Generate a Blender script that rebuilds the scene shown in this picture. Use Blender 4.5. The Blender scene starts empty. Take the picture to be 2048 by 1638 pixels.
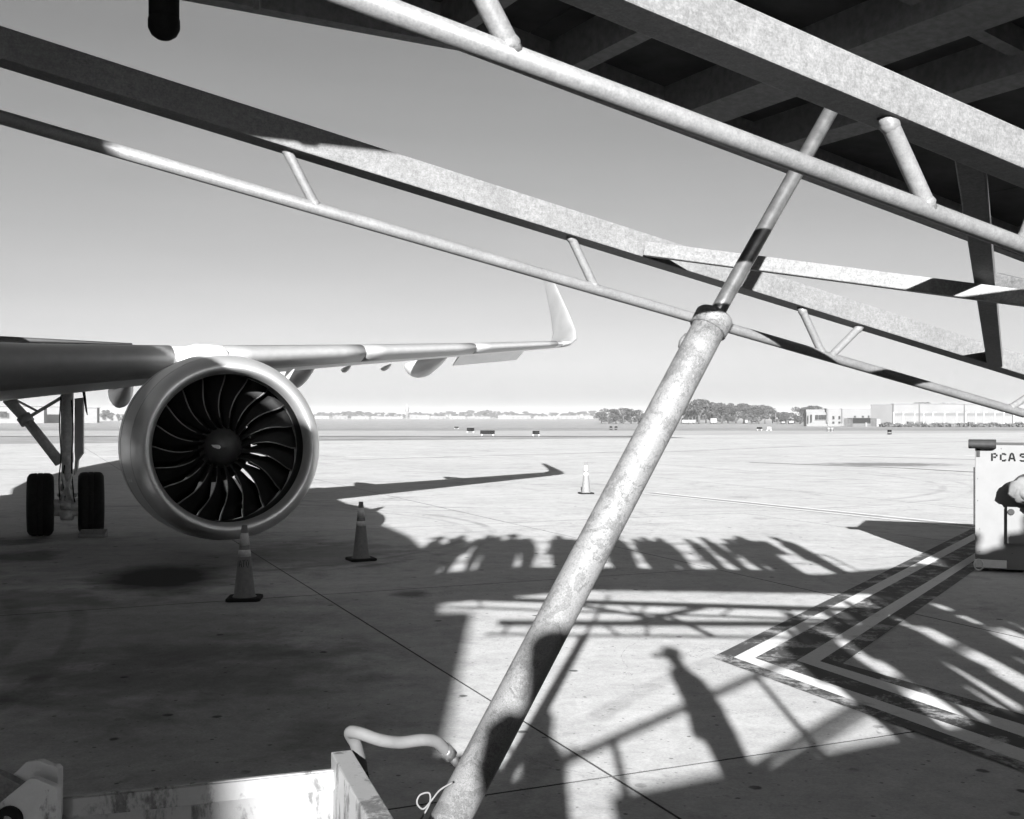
import bpy, bmesh, math, random
from mathutils import Vector, Matrix
random.seed(7)
sc = bpy.context.scene
C = sc.collection

# ------------------------------------------------------------------ camera, sky, sun, exposure
F, CX, HY, H = 2200.0, 1024.0, 832.0, 2.2          # focal length in photo pixels, principal x, horizon y, eye height
TE, TP = 0.30, 0.025                              # tangent of the sun's elevation, sideways drift of the light
cam = bpy.data.cameras.new('camera'); camo = bpy.data.objects.new('camera', cam); C.objects.link(camo)
cam.sensor_width = 36; cam.lens = 36 * F / 2048; cam.shift_y = (HY - 819) / 2048
cam.clip_start = 0.05; cam.clip_end = 6000
camo.location = (0, 0, H); camo.rotation_euler = (math.radians(90), 0, 0)
sc.camera = camo

w = bpy.data.worlds.new('World'); sc.world = w; w.use_nodes = True
nt = w.node_tree; nt.nodes.clear()
sky = nt.nodes.new('ShaderNodeTexSky'); sky.sky_type = 'NISHITA'; sky.sun_disc = False
sky.sun_elevation = math.atan(TE); sky.sun_rotation = math.radians(180 - math.degrees(math.atan(TP)))
sky.air_density = 1.0; sky.dust_density = 1.3; sky.ozone_density = 1.0; sky.altitude = 0
sep = nt.nodes.new('ShaderNodeSeparateColor')          # black-and-white film behind a red filter: the red of the sky only
comb = nt.nodes.new('ShaderNodeCombineColor')
bg = nt.nodes.new('ShaderNodeBackground'); out = nt.nodes.new('ShaderNodeOutputWorld')
nt.links.new(sky.outputs[0], sep.inputs[0])
tcw = nt.nodes.new('ShaderNodeTexCoord'); mpw = nt.nodes.new('ShaderNodeMapping'); mpw.inputs['Scale'].default_value = (1.2, 1.2, 14)      # faint high cirrus
nzw = nt.nodes.new('ShaderNodeTexNoise'); nzw.inputs['Scale'].default_value = 2.2; nzw.inputs['Detail'].default_value = 6; nzw.inputs['Distortion'].default_value = .6
mrw = nt.nodes.new('ShaderNodeMapRange'); mrw.inputs[1].default_value = .35; mrw.inputs[2].default_value = .75; mrw.inputs[3].default_value = .985; mrw.inputs[4].default_value = 1.05
mlw = nt.nodes.new('ShaderNodeMath'); mlw.operation = 'MULTIPLY'
nt.links.new(tcw.outputs['Generated'], mpw.inputs[0]); nt.links.new(mpw.outputs[0], nzw.inputs['Vector']); nt.links.new(nzw.outputs[0], mrw.inputs[0]); nt.links.new(mrw.outputs[0], mlw.inputs[0]); nt.links.new(sep.outputs[0], mlw.inputs[1])
for i in range(3): nt.links.new(mlw.outputs[0], comb.inputs[i])
nt.links.new(comb.outputs[0], bg.inputs[0]); nt.links.new(bg.outputs[0], out.inputs[0])
bg.inputs[1].default_value = 0.0285

sl = bpy.data.lights.new('sun', 'SUN'); sl.energy = 5.0; sl.angle = math.radians(0.53); sl.color = (1, 1, 1)
so = bpy.data.objects.new('sun', sl); C.objects.link(so)
SUN = Vector((TP, 1, -TE)).normalized()
so.rotation_euler = SUN.to_track_quat('-Z', 'Y').to_euler(); so.location = (0, -20, 30)

vs = sc.view_settings; vs.view_transform = 'Standard'; vs.look = 'None'; vs.gamma = 1; vs.use_curve_mapping = False
vs.exposure = 2.17
sc.cycles.max_bounces = 4; sc.cycles.diffuse_bounces = 3; sc.cycles.glossy_bounces = 2; sc.cycles.use_denoising = True
sc.cycles.use_adaptive_sampling = True; sc.cycles.adaptive_threshold = .03

# ------------------------------------------------------------------ measuring helpers
def px(x, y, d):                       # the point seen at photo pixel x, y at depth d metres
    return Vector(((x - CX) / F * d, d, H + (HY - y) / F * d))
def gp(x, y, z=0.0):                   # the ground point seen at photo pixel x, y
    d = (H - z) * F / (y - HY); return Vector(((x - CX) / F * d, d, z))
TH = math.radians(23.5)
O_ = Vector((math.cos(TH), math.sin(TH), 0)); A_ = Vector((-math.sin(TH), math.cos(TH), 0))   # aircraft outboard, aircraft aft
E0 = Vector((-3.86, 15.17, 0)); EZ = 1.752
def ac(o, a, z): p = E0 + O_ * (o - 5.75) + A_ * a; return Vector((p.x, p.y, z))
def oa(o, a, z=0): p = O_ * o + A_ * a; return Vector((p.x, p.y, z))
R_ = Vector((0.871, 0.491, 0)); N_ = Vector((-0.491, 0.871, 0))                               # along the ramp, across the ramp
def sn(s, n, z): p = R_ * s + N_ * n; return Vector((p.x, p.y, z))

# ------------------------------------------------------------------ mesh helpers
class MB:
    def __init__(s): s.v = []; s.f = []; s.mi = []; s.sm = []
    def face(s, pts, mi=0, sm=False):
        b = len(s.v); s.v += [tuple(p) for p in pts]; s.f.append(list(range(b, b + len(pts)))); s.mi.append(mi); s.sm.append(sm)
    def hexa(s, p, mi=0):              # p: 4 bottom, 4 top, same order
        b = len(s.v); s.v += [tuple(q) for q in p]
        for f in ((3,2,1,0),(4,5,6,7),(0,1,5,4),(1,2,6,5),(2,3,7,6),(3,0,4,7)):
            s.f.append([b + i for i in f]); s.mi.append(mi); s.sm.append(False)
        return s
    def box(s, c, ax, ay, az, mi=0):   # centre and three half-axis vectors
        c, ax, ay, az = map(Vector, (c, ax, ay, az))
        return s.hexa([c-ax-ay-az, c+ax-ay-az, c+ax+ay-az, c-ax+ay-az, c-ax-ay+az, c+ax-ay+az, c+ax+ay+az, c-ax+ay+az], mi)
    def bar(s, p, q, w, h, up=(0,0,1), mi=0):    # rectangular bar between two points, w sideways, h along up
        p, q = Vector(p), Vector(q); d = (q - p).normalized(); up = Vector(up)
        sd = d.cross(up).normalized(); u = sd.cross(d).normalized()
        a, b = sd * w / 2, u * h / 2
        return s.hexa([p-a-b, p+a-b, q+a-b, q-a-b, p-a+b, p+a+b, q+a+b, q-a+b], mi)
    def rings(s, rings, closed=True, cap=True, mi=0, sm=True, mif=None):
        b = len(s.v); n = len(rings[0])
        for r in rings: s.v += [tuple(p) for p in r]
        for i in range(len(rings) - 1):
            for j in range(n if closed else n - 1):
                k = (j + 1) % n
                s.f.append([b+i*n+j, b+i*n+k, b+(i+1)*n+k, b+(i+1)*n+j]); s.mi.append(mi if mif is None else mif(i, j)); s.sm.append(sm)
        if cap:
            s.f.append([b + j for j in range(n)][::-1]); s.mi.append(mi); s.sm.append(False)
            s.f.append([b + (len(rings)-1)*n + j for j in range(n)]); s.mi.append(mi); s.sm.append(False)
        return s
    def tube(s, pts, rad, n=16, mi=0, cap=True):
        pts = [Vector(p) for p in pts]; rs = rad if isinstance(rad, (list, tuple)) else [rad] * len(pts)
        d0 = (pts[1] - pts[0]).normalized(); ref = Vector((0,0,1)) if abs(d0.z) < .9 else Vector((1,0,0))
        u = d0.cross(ref).normalized(); rr = []
        for i, p in enumerate(pts):
            d = (pts[min(i+1, len(pts)-1)] - pts[max(i-1, 0)]).normalized()
            u = (u - d * u.dot(d)).normalized(); v = d.cross(u)
            rr.append([p + (u * math.cos(t) + v * math.sin(t)) * rs[i] for t in [2*math.pi*j/n for j in range(n)]])
        return s.rings(rr, cap=cap, mi=mi)
    def lathe(s, prof, org, ax, n=48, mi=0, cap=False, mif=None, up=(0,0,1)):   # prof: (distance along ax, radius)
        ax = Vector(ax).normalized(); u = ax.cross(Vector(up)).normalized() if abs(ax.dot(Vector(up))) < .95 else Vector((1,0,0)); v = u.cross(ax)
        org = Vector(org)
        return s.rings([[org + ax*a + (u*math.cos(t) + v*math.sin(t))*r for t in [2*math.pi*j/n for j in range(n)]] for a, r in prof], cap=cap, mi=mi, mif=mif)
    def prism(s, poly, ext, mi=0):     # polygon extruded by a vector
        poly = [Vector(p) for p in poly]; e = Vector(ext); n = len(poly)
        s.face(poly, mi); s.face([p + e for p in poly][::-1], mi)
        for i in range(n): j = (i+1) % n; s.face([poly[i], poly[i]+e, poly[j]+e, poly[j]], mi)
        return s
    def build(s, name, mats, parent=None, bevel=0, recalc=True):
        me = bpy.data.meshes.new(name); me.from_pydata(s.v, [], s.f); me.update()
        for m in (mats if isinstance(mats, (list, tuple)) else [mats]): me.materials.append(m)
        for p, mi, sm in zip(me.polygons, s.mi, s.sm): p.material_index = mi; p.use_smooth = sm
        bm = bmesh.new(); bm.from_mesh(me); bmesh.ops.remove_doubles(bm, verts=bm.verts, dist=1e-5)
        if recalc: bmesh.ops.recalc_face_normals(bm, faces=bm.faces)
        if bevel:
            bmesh.ops.bevel(bm, geom=[e for e in bm.edges if e.is_manifold and e.calc_face_angle(0) > .6], offset=bevel, segments=2, affect='EDGES', profile=.6, clamp_overlap=True)
        bm.to_mesh(me); bm.free()
        return link(name, me, parent)
def link(name, me, parent=None):
    o = bpy.data.objects.new(name, me); C.objects.link(o)
    if parent is not None: o.parent = parent; o.matrix_parent_inverse = parent.matrix_basis.inverted()
    return o
def tag(o, label, cat, group=None):
    o['label'] = label; o['category'] = cat
    if group: o['group'] = group
    return o
def empty(name, loc, label, cat, group=None, rz=0):
    o = bpy.data.objects.new(name, None); C.objects.link(o); o.location = loc; o.rotation_euler = (0, 0, rz); o.empty_display_size = .2
    return tag(o, label, cat, group)
def struct(o): o['kind'] = 'structure'; return o
def dup(o, loc, rz=0, scale=1.0, label=None):
    c = o.copy(); C.objects.link(c); c.location = loc; c.rotation_euler = (0, 0, rz); c.scale = (scale,) * 3 if not isinstance(scale, tuple) else scale
    if label: c['label'] = label
    for ch in o.children:
        d = ch.copy(); C.objects.link(d); d.parent = c
        for g in ch.children: e = g.copy(); C.objects.link(e); e.parent = d
    return c

# ------------------------------------------------------------------ materials (all neutral: the photograph is black and white)
def mat(name, base=.3, rough=.6, metal=0.0, spec=.4):
    m = bpy.data.materials.new(name); m.use_nodes = True; t = m.node_tree
    b = t.nodes['Principled BSDF']; b.inputs['Base Color'].default_value = (base, base, base, 1)
    b.inputs['Roughness'].default_value = rough; b.inputs['Metallic'].default_value = metal
    b.inputs['Specular IOR Level'].default_value = spec
    return m
class NT:
    def __init__(s, m): s.t = m.node_tree; s.b = s.t.nodes['Principled BSDF']
    def n(s, typ, **kw):
        nd = s.t.nodes.new('ShaderNode' + typ)
        for k, v in kw.items():
            if k in nd.inputs: nd.inputs[k].default_value = v
            else: setattr(nd, k, v)
        return nd
    def l(s, a, b): s.t.links.new(a, b)
    def pos(s, scale=(1,1,1), rot=0, obj=False):
        src = s.n('TexCoord').outputs['Object'] if obj else s.n('NewGeometry').outputs['Position']
        mp = s.n('Mapping'); mp.inputs['Scale'].default_value = scale; mp.inputs['Rotation'].default_value = (0, 0, rot)
        s.l(src, mp.inputs[0]); return mp.outputs[0]
    def noise(s, vec, scale, detail=4, rough=.55, dist=0):
        nd = s.n('TexNoise'); nd.inputs['Scale'].default_value = scale; nd.inputs['Detail'].default_value = detail
        nd.inputs['Roughness'].default_value = rough; nd.inputs['Distortion'].default_value = dist; s.l(vec, nd.inputs['Vector']); return nd.outputs[0]
    def ramp(s, fac, lo, hi, a=0.0, b=1.0):
        nd = s.n('MapRange'); nd.inputs[1].default_value = lo; nd.inputs[2].default_value = hi; nd.inputs[3].default_value = a; nd.inputs[4].default_value = b
        s.l(fac, nd.inputs[0]); return nd.outputs[0]
    def math(s, op, a, b=None, c=None):
        nd = s.n('Math', operation=op)
        for i, x in enumerate((a, b, c)):
            if x is None: continue
            if isinstance(x, (int, float)): nd.inputs[i].default_value = x
            else: s.l(x, nd.inputs[i])
        return nd.outputs[0]
    def mix(s, fac, a, b):             # scalar mix
        nd = s.n('Mix')
        for i, x in ((0, fac), (2, a), (3, b)):
            if isinstance(x, (int, float)): nd.inputs[i].default_value = x
            else: s.l(x, nd.inputs[i])
        return nd.outputs[0]
    def grey(s, v): s.l(v, s.b.inputs['Base Color'])
    def bump(s, h, strength=.2, dist=.01):
        nd = s.n('Bump'); nd.inputs['Strength'].default_value = strength; nd.inputs['Distance'].default_value = dist
        s.l(h, nd.inputs['Height']); s.l(nd.outputs[0], s.b.inputs['Normal'])
    def rough(s, v): s.l(v, s.b.inputs['Roughness'])

def stain_and_shade(k, vec, cx, cy, rx, ry, rot, wob=.35):      # soft-edged irregular blot on the ground, 1 inside
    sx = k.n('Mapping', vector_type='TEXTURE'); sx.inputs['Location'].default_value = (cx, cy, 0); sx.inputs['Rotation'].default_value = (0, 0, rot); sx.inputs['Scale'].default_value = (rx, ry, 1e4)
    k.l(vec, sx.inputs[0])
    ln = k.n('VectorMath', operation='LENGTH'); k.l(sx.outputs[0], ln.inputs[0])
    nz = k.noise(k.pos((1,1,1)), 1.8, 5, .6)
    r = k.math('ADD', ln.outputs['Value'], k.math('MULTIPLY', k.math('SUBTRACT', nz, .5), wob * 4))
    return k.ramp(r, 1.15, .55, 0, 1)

def concrete():
    m = mat('concrete', .5, .85, 0, .25); k = NT(m)
    P = k.pos(); big = k.noise(P, .12, 4, .5); mid = k.noise(P, .7, 6, .62); fine = k.noise(P, 14, 6, .7)
    stre = k.noise(k.pos((.25, 2.2, 1), -TH), 1.0, 5, .65)
    v = k.math('ADD', .375, k.math('MULTIPLY', k.math('SUBTRACT', big, .5), .12))
    v = k.math('ADD', v, k.math('MULTIPLY', k.math('SUBTRACT', mid, .5), .16))
    v = k.math('ADD', v, k.math('MULTIPLY', k.math('SUBTRACT', stre, .5), .12))
    v = k.math('ADD', v, k.math('MULTIPLY', k.math('SUBTRACT', fine, .5), .13))
    # dark scuffs and oil drips; broad left foreground patches painted to deepen its shade
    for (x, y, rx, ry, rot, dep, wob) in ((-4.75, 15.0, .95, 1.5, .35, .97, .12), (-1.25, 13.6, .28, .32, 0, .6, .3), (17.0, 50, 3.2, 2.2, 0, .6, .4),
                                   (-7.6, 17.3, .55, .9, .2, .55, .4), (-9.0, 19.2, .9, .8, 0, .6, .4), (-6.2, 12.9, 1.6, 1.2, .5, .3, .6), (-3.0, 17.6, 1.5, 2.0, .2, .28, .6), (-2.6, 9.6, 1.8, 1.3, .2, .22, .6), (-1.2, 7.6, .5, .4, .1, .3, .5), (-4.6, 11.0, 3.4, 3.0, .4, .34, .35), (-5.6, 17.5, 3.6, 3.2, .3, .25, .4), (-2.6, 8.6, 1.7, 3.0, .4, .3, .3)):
        v = k.math('MULTIPLY', v, k.math('SUBTRACT', 1, k.math('MULTIPLY', stain_and_shade(k, P, x, y, rx, ry, rot, wob), dep)))
    for sc_, rd_, dep, th in ((1.0, .042, .75, .5), (2.3, .04, .65, .5), (5.5, .06, .45, .45)):      # chewing gum, oil drips, small pits
        sp = k.n('TexVoronoi'); sp.voronoi_dimensions = '2D'; sp.inputs['Scale'].default_value = sc_; k.l(k.pos((1, 1, 1), sc_), sp.inputs['Vector'])
        spot = k.ramp(k.math('ADD', sp.outputs['Distance'], k.math('MULTIPLY', k.math('SUBTRACT', k.noise(P, 11 * sc_, 3), .5), .06)), rd_, rd_ * .6, 0, dep)
        pick = k.ramp(k.noise(P, .8 * sc_, 2), th, th + .06)
        v = k.math('MULTIPLY', v, k.math('SUBTRACT', 1, k.math('MULTIPLY', spot, pick)))
    swirl = k.ramp(k.noise(P, .33, 6, .7, 2.2), .54, .70, 0, .30)
    v = k.math('MULTIPLY', v, k.math('SUBTRACT', 1, swirl))
    grit = k.noise(P, 45, 3, .7); pat = k.noise(P, 4.5, 7, .72, .6)
    v = k.math('MULTIPLY', v, k.ramp(grit, .3, .7, .86, 1.13)); v = k.math('MULTIPLY', v, k.ramp(pat, .3, .7, .84, 1.12))
    crk = k.ramp(k.math('ABSOLUTE', k.math('SUBTRACT', k.noise(P, .45, 8, .62, .8), .5)), .0, .0022, .45, 1)
    v = k.math('MULTIPLY', v, k.mix(k.ramp(k.noise(P, .13, 2), .5, .56), 1.0, crk))
    # tyre scuffs: arcs swept by turning wheels
    for cx, cy, r0, wd, dep in ((-6.5, 20.5, 6.15, .11, .35), (-6.5, 20.5, 5.7, .10, .30), (9, 4, 9.3, .13, .3), (2, 38, 12, .16, .28), (2, 38, 12.9, .16, .25), (-14, 8, 9.5, .14, .35), (-14, 8, 10.1, .12, .35)):
        sv = k.n('VectorMath', operation='SUBTRACT'); sv.inputs[1].default_value = (cx, cy, 0); k.l(P, sv.inputs[0]); ln = k.n('VectorMath', operation='LENGTH'); k.l(sv.outputs[0], ln.inputs[0])
        band = k.ramp(k.math('ABSOLUTE', k.math('SUBTRACT', ln.outputs['Value'], r0)), wd, wd * .5, 0, dep)
        v = k.math('MULTIPLY', v, k.math('SUBTRACT', 1, k.math('MULTIPLY', band, k.ramp(k.noise(P, .7, 5, .7), .42, .62))))
    k.grey(v); k.bump(k.math('ADD', fine, k.math('MULTIPLY', mid, .5)), .25, .004); return m
def galv(name, lo, hi, grain=520, rough=.5, metal=.0, streak=1.0, spang=.74):
    m = mat(name, .2, rough, metal, .4); k = NT(m); P = k.pos()
    sp = k.noise(P, grain, 2, .5); sp2 = k.noise(P, grain * .3, 3, .6); big = k.noise(P, 6, 6, .65)
    run = k.noise(k.pos((2, 2, 30)), 3.0, 6, .65, 1.2); edge = k.noise(P, 18, 6, .7, 1.5)
    s1 = k.ramp(k.math('ADD', k.math('MULTIPLY', sp, .65), k.math('MULTIPLY', sp2, .35)), .36, .62)
    v = k.mix(s1, lo, hi)
    v = k.math('MULTIPLY', v, k.ramp(big, .3, .7, .86, 1.10)); v = k.math('MULTIPLY', v, k.ramp(k.noise(P, 75, 4, .7), .36, .6, spang, 1.1))
    v = k.math('MULTIPLY', v, k.ramp(k.math('ABSOLUTE', k.math('SUBTRACT', run, .52)), .0, .03, 1 + .16 * streak, 1))
    v = k.math('MULTIPLY', v, k.ramp(edge, .66, .74, 1, .72))
    k.grey(v); k.bump(s1, .08, .001); return m
def peel(name, paint=.14, under=.10, steel=.098):     # worn paint on the lift cylinder
    m = mat(name, .3, .5, 0, .4); k = NT(m); P = k.pos()
    a = k.noise(P, 16, 8, .75, 1.0); b = k.noise(P, 130, 4, .75); c = k.noise(P, 330, 3, .8)
    chip = k.ramp(k.math('ADD', a, k.math('MULTIPLY', k.math('SUBTRACT', b, .5), .35)), .52, .56)
    v = k.mix(chip, k.math('MULTIPLY', k.ramp(c, .3, .7, .62, 1.28), paint), k.math('MULTIPLY', k.ramp(c, .3, .7, .6, 1.32), steel))
    crack = k.ramp(k.math('ABSOLUTE', k.math('SUBTRACT', k.noise(P, 17, 5, .7, 1.5), .5)), .0, .012, .35, 1)
    v = k.math('MULTIPLY', v, k.mix(k.ramp(k.noise(P, 3, 2), .45, .6), 1.0, crack))
    speck = k.ramp(k.noise(P, 420, 2, .6), .55, .70, 1, .55)
    v = k.math('MULTIPLY', v, speck)
    k.grey(v); k.bump(k.math('ADD', chip, k.math('MULTIPLY', c, .4)), .45, .002); return m
def rusty(name, paint=.5, lo=.635):
    m = mat(name, .5, .5, 0, .4); k = NT(m); P = k.pos()
    a = k.noise(k.pos((1, 1, .22)), 13, 6, .68, .5); b = k.noise(P, 55, 5, .7); c = k.noise(P, 4, 4, .6)
    rust = k.ramp(k.math('ADD', k.math('ADD', k.math('MULTIPLY', a, .7), k.math('MULTIPLY', c, .35)), k.math('MULTIPLY', b, .22)), lo, lo + .07)
    v = k.mix(rust, k.ramp(b, .2, .8, paint * .86, paint * 1.05), k.ramp(b, .3, .7, .03, .10))
    k.grey(v); k.bump(k.math('SUBTRACT', k.math('MULTIPLY', b, .4), rust), .35, .002)
    k.rough(k.ramp(rust, 0, 1, .42, .85)); return m
def speck(name, base, var=.2, scale=12, rough=.6, metal=0, spec=.4, detail=5, bump=0):
    m = mat(name, base, rough, metal, spec); k = NT(m); n1 = k.noise(k.pos(), scale, detail, .6)
    k.grey(k.ramp(n1, .25, .75, base * (1 - var), base * (1 + var)))
    if bump: k.bump(n1, bump, .01)
    return m
def striped_panel(name, base, per, axis=0, dark=.75):
    m = mat(name, base, .6); k = NT(m)
    return m

M = {}
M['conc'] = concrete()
M['joint'] = speck('joint_sealant', .05, .3, 8, .9)
M['grass'] = speck('dry_grass', .22, .30, .25, .95, 0, .1, 8)
M['taxi'] = speck('taxiway_asphalt_pale', .29, .15, .15, .9, 0, .2, 6)
def paint(name, base, worn):
    m = mat(name, base, .75, 0, .3); k = NT(m); P = k.pos()
    a = k.noise(k.pos((1, 1, 1), -TH), 2.5, 7, .72, .4); b = k.noise(P, 26, 4, .7)
    v = k.mix(k.ramp(k.math('ADD', a, k.math('MULTIPLY', b, .3)), worn, worn + .12), base, .30)
    k.grey(k.math('MULTIPLY', v, k.ramp(b, .3, .7, .9, 1.08))); return m
M['wpaint'] = paint('white_paint', .55, .74)
M['wpaint_worn'] = paint('white_paint_worn', .66, .70)
M['bpaint'] = paint('black_paint', .045, .66)
M['galv'] = galv('galvanised_steel', .094, .138, 210, .5, 0, 1.2, .84)
M['galv2'] = galv('galvanised_tube', .10, .135, 230, .45, 0, .3, .92)
M['galv3'] = galv('galvanised_brace', .082, .138, 170, .5, 0, .6, .85)
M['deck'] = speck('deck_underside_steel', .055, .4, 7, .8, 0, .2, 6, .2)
M['beam'] = speck('dull_steel_beam', .21, .3, 40, .65, 0, .3, 6, .1)
M['cyl'] = peel('worn_cylinder_paint')
M['rod'] = speck('chrome_rod', .30, .35, 30, .28, .85, .5, 5, .05)
M['rusty'] = rusty('white_rusty_paint', .20, .635)
M['rusty2'] = rusty('white_gusset_paint', .42, .70)
M['black'] = speck('black_rubber', .012, .3, 30, .8, 0, .1)
M['hose'] = speck('rubber_hose', .085, .15, 30, .7, 0, .12)
M['rope'] = speck('rope', .10, .2, 90, .9)
M['white'] = speck('aircraft_white', .55, .05, 3, .3, 0, .5)
M['grey'] = speck('aircraft_grey', .58, .08, 2.5, .35, 0, .5)
M['slat'] = speck('slat_metal', .21, .1, 6, .35, 0, .5)
M['wlet'] = speck('winglet_paint', .20, .16, 2.2, .4, 0, .5)
M['seam'] = mat('panel_gap', .02, .8)
M['lip'] = speck('bare_metal_lip', .62, .05, 5, .36, .75, .5)
M['fan'] = speck('fan_blade_black', .008, .3, 12, .6, .0, .2)
M['fanedge'] = speck('fan_blade_metal_edge', .16, .2, 18, .42, .8, .4)
M['liner'] = speck('inlet_liner', .10, .15, 30, .6, 0, .3)
M['liner2'] = speck('fan_case_liner', .22, .15, 30, .5, 0, .3)
M['spin'] = speck('spinner_grey', .035, .25, 12, .45, 0, .4)
M['gear'] = speck('gear_grey_paint', .68, .25, 16, .45, 0, .4)
M['tyre'] = speck('tyre_rubber', .02, .3, 20, .8, 0, .2)
M['cone'] = speck('cone_plastic', .12, .22, 22, .6, 0, .3, 6)
M['refl'] = speck('cone_reflective_band', .38, .3, 30, .5, 0, .5, 6)
M['chock'] = speck('chock_paint', .22, .25, 30, .7)
M['cart'] = speck('cart_white_paint', .13, .06, 5, .5, 0, .15)
M['cartdark'] = speck('cart_bumper', .03, .2, 14, .7, 0, .1)
M['ink'] = mat('stencil_ink', .012, .9, 0, 0)
M['bag'] = speck('canvas_bag', .11, .22, 9, .85, 0, .2, 5, .5)
M['sign'] = speck('sign_back_dark', .010, .15, 3, .9, 0, 0)
M['hangar'] = speck('hangar_wall', .118, .07, .2, .8, 0, .05)
M['hangar2'] = speck('hangar_wall_grey', .085, .06, .2, .8, 0, .05)  # plain darker grey, also used on roofs, containers and downpipes
M['farA'] = speck('far_wall_pale', .12, .1, .05, .8)
M['farB'] = speck('far_wall_grey', .085, .1, .05, .8)
M['glass'] = mat('dark_glass', .02, .9, 0, .03)
M['bark'] = speck('bark', .05, .3, 3, .9)
M['leafA'] = speck('leaf_dark', .035, .45, .35, .9, 0, 0, 4)
M['leafB'] = speck('leaf_mid', .062, .45, .35, .9, 0, 0, 4)
M['hedge'] = speck('far_hedge', .07, .4, .3, .9, 0, .1, 5)
M['cloth1'] = speck('cloth_dark', .06, .3, 6, .9); M['cloth2'] = speck('cloth_mid', .15, .3, 6, .9)

# ------------------------------------------------------------------ ground
def dip(y): t = min(max((y - 150) / 250, 0), 1); return -1.8 * t * t * (3 - 2 * t)
b = MB(); ys = [-300, -60, 90, 150, 190, 230, 270, 310, 350, 400, 520, 700, 1000, 1600, 2600, 4500]; xs = [-4500, -900, -300, 0, 300, 900, 4500]
for i in range(len(ys) - 1):
    for j in range(len(xs) - 1):
        b.face([(xs[j], ys[i], dip(ys[i]) - .08), (xs[j+1], ys[i], dip(ys[i]) - .08), (xs[j+1], ys[i+1], dip(ys[i+1]) - .08), (xs[j], ys[i+1], dip(ys[i+1]) - .08)], 0, True)
struct(b.build('ground', M['grass'], recalc=False))
# concrete apron: slabs near by, plain sheet beyond
o0, a0, dO, dA = 3.24 - 5.75 * 7, 5.92 - 7.45 * 2, 5.75, 7.45
NO, NA = 17, 14
apron = MB()
oL, oR, aB, aT = o0, o0 + NO * dO, a0, a0 + NA * dA
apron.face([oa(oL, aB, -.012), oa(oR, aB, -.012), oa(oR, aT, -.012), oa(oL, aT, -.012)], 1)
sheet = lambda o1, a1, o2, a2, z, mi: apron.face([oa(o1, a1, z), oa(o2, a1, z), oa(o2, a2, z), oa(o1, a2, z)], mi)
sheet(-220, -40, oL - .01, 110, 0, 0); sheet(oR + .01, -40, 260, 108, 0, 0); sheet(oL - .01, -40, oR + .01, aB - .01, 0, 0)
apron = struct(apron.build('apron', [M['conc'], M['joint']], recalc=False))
sm_ = MB(); g = .007; c1, c2 = dO / 2 - g, dA / 2 - g; e_ = .008
ring = lambda x, y, z: [Vector((-x, -y, z)), Vector((x, -y, z)), Vector((x, y, z)), Vector((-x, y, z))]
sm_.rings([ring(c1, c2, -.03), ring(c1, c2, -.001), ring(c1 - .003, c2 - .003, 0)], cap=True, sm=False, mif=lambda i, j: 1)
slab0 = None
for i in range(NO):
    for j in range(NA):
        p = oa(o0 + (i + .5) * dO, a0 + (j + .5) * dA, random.uniform(-.0025, 0))
        if slab0 is None:
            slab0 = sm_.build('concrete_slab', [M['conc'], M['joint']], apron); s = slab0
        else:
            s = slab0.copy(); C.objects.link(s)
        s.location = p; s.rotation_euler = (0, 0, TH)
# taxiway strips across the infield
def strip(y1, y2, x1=-900, x2=900, name='taxiway', m='taxi', dz=0.0, tilt=0.0):
    n = 8; b = MB()
    for i in range(n):
        u0, u1 = y1 + (y2 - y1) * i / n, y1 + (y2 - y1) * (i + 1) / n
        b.face([(x1, u0 + tilt * x1, dip(u0) - .03 + dz), (x2, u0 + tilt * x2, dip(u0) - .03 + dz), (x2, u1 + tilt * x2, dip(u1) - .03 + dz), (x1, u1 + tilt * x1, dip(u1) - .03 + dz)], 0, True)
    return struct(b.build(name, M[m], recalc=False))
strip(122, 168); strip(235, 262, name='runway'); strip(330, 350, name='taxiway')
# painted markings
def z2(x, y): return (1400 + x / 3.15, 1020 + y / 3.15)
rows = [((75,930),(1725,112),(2041,1652)), ((213,930),(1725,150),(2041,1592)), ((345,935),(1725,192),(2041,1512)), ((610,950),(1725,278),(2041,1432)), ((755,955),(1725,322),(2041,1357)), ((900,968),(1725,384),(2041,1292))]
def far_ext(a, c, ext):        # carry a line on past the edge of the picture
    a, c = Vector(a), Vector(c); return c + (c - a).normalized() * ext
lines = []
for (ap, up, dn) in rows:
    A1, U1, D1 = gp(*z2(*ap)), gp(*z2(*up)), gp(*z2(*dn)); lines.append((A1, far_ext(A1, U1, 9), far_ext(A1, D1, 4)))
for i in range(5):
    (p0, p1, p2), (q0, q1, q2) = lines[i], lines[i + 1]
    zz = Vector((0, 0, .004)); b = MB()
    b.face([p0 + zz, q0 + zz, q1 + zz, p1 + zz]); b.face([q0 + zz, p0 + zz, p2 + zz, q2 + zz])
    b.build('painted_stripe', M['bpaint'] if i % 2 == 0 else M['wpaint'], apron)
def stripe(pts, wd, m, z=.004, name='painted_stripe'):
    b = MB(); pts = [Vector(p) for p in pts]
    for p, q in zip(pts[:-1], pts[1:]):
        s = (q - p).cross(Vector((0,0,1))).normalized() * wd / 2; zz = Vector((0,0,z))
        b.face([p - s + zz, q - s + zz, q + s + zz, p + s + zz])
    return b.build(name, m, apron)
p1, p2 = gp(1296, 986), gp(1960, 1054.5)
stripe([p1, far_ext(p1, p2, 10)], .62, M['bpaint'] if False else speck('faded_black_paint', .22, .3, 3, .8), .003)
sd = (p2 - p1).cross(Vector((0,0,1))).normalized()
for k in (-.24, .24): stripe([p1 + sd * k, far_ext(p1, p2, 10) + sd * k], .17, M['wpaint'], .007)
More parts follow.
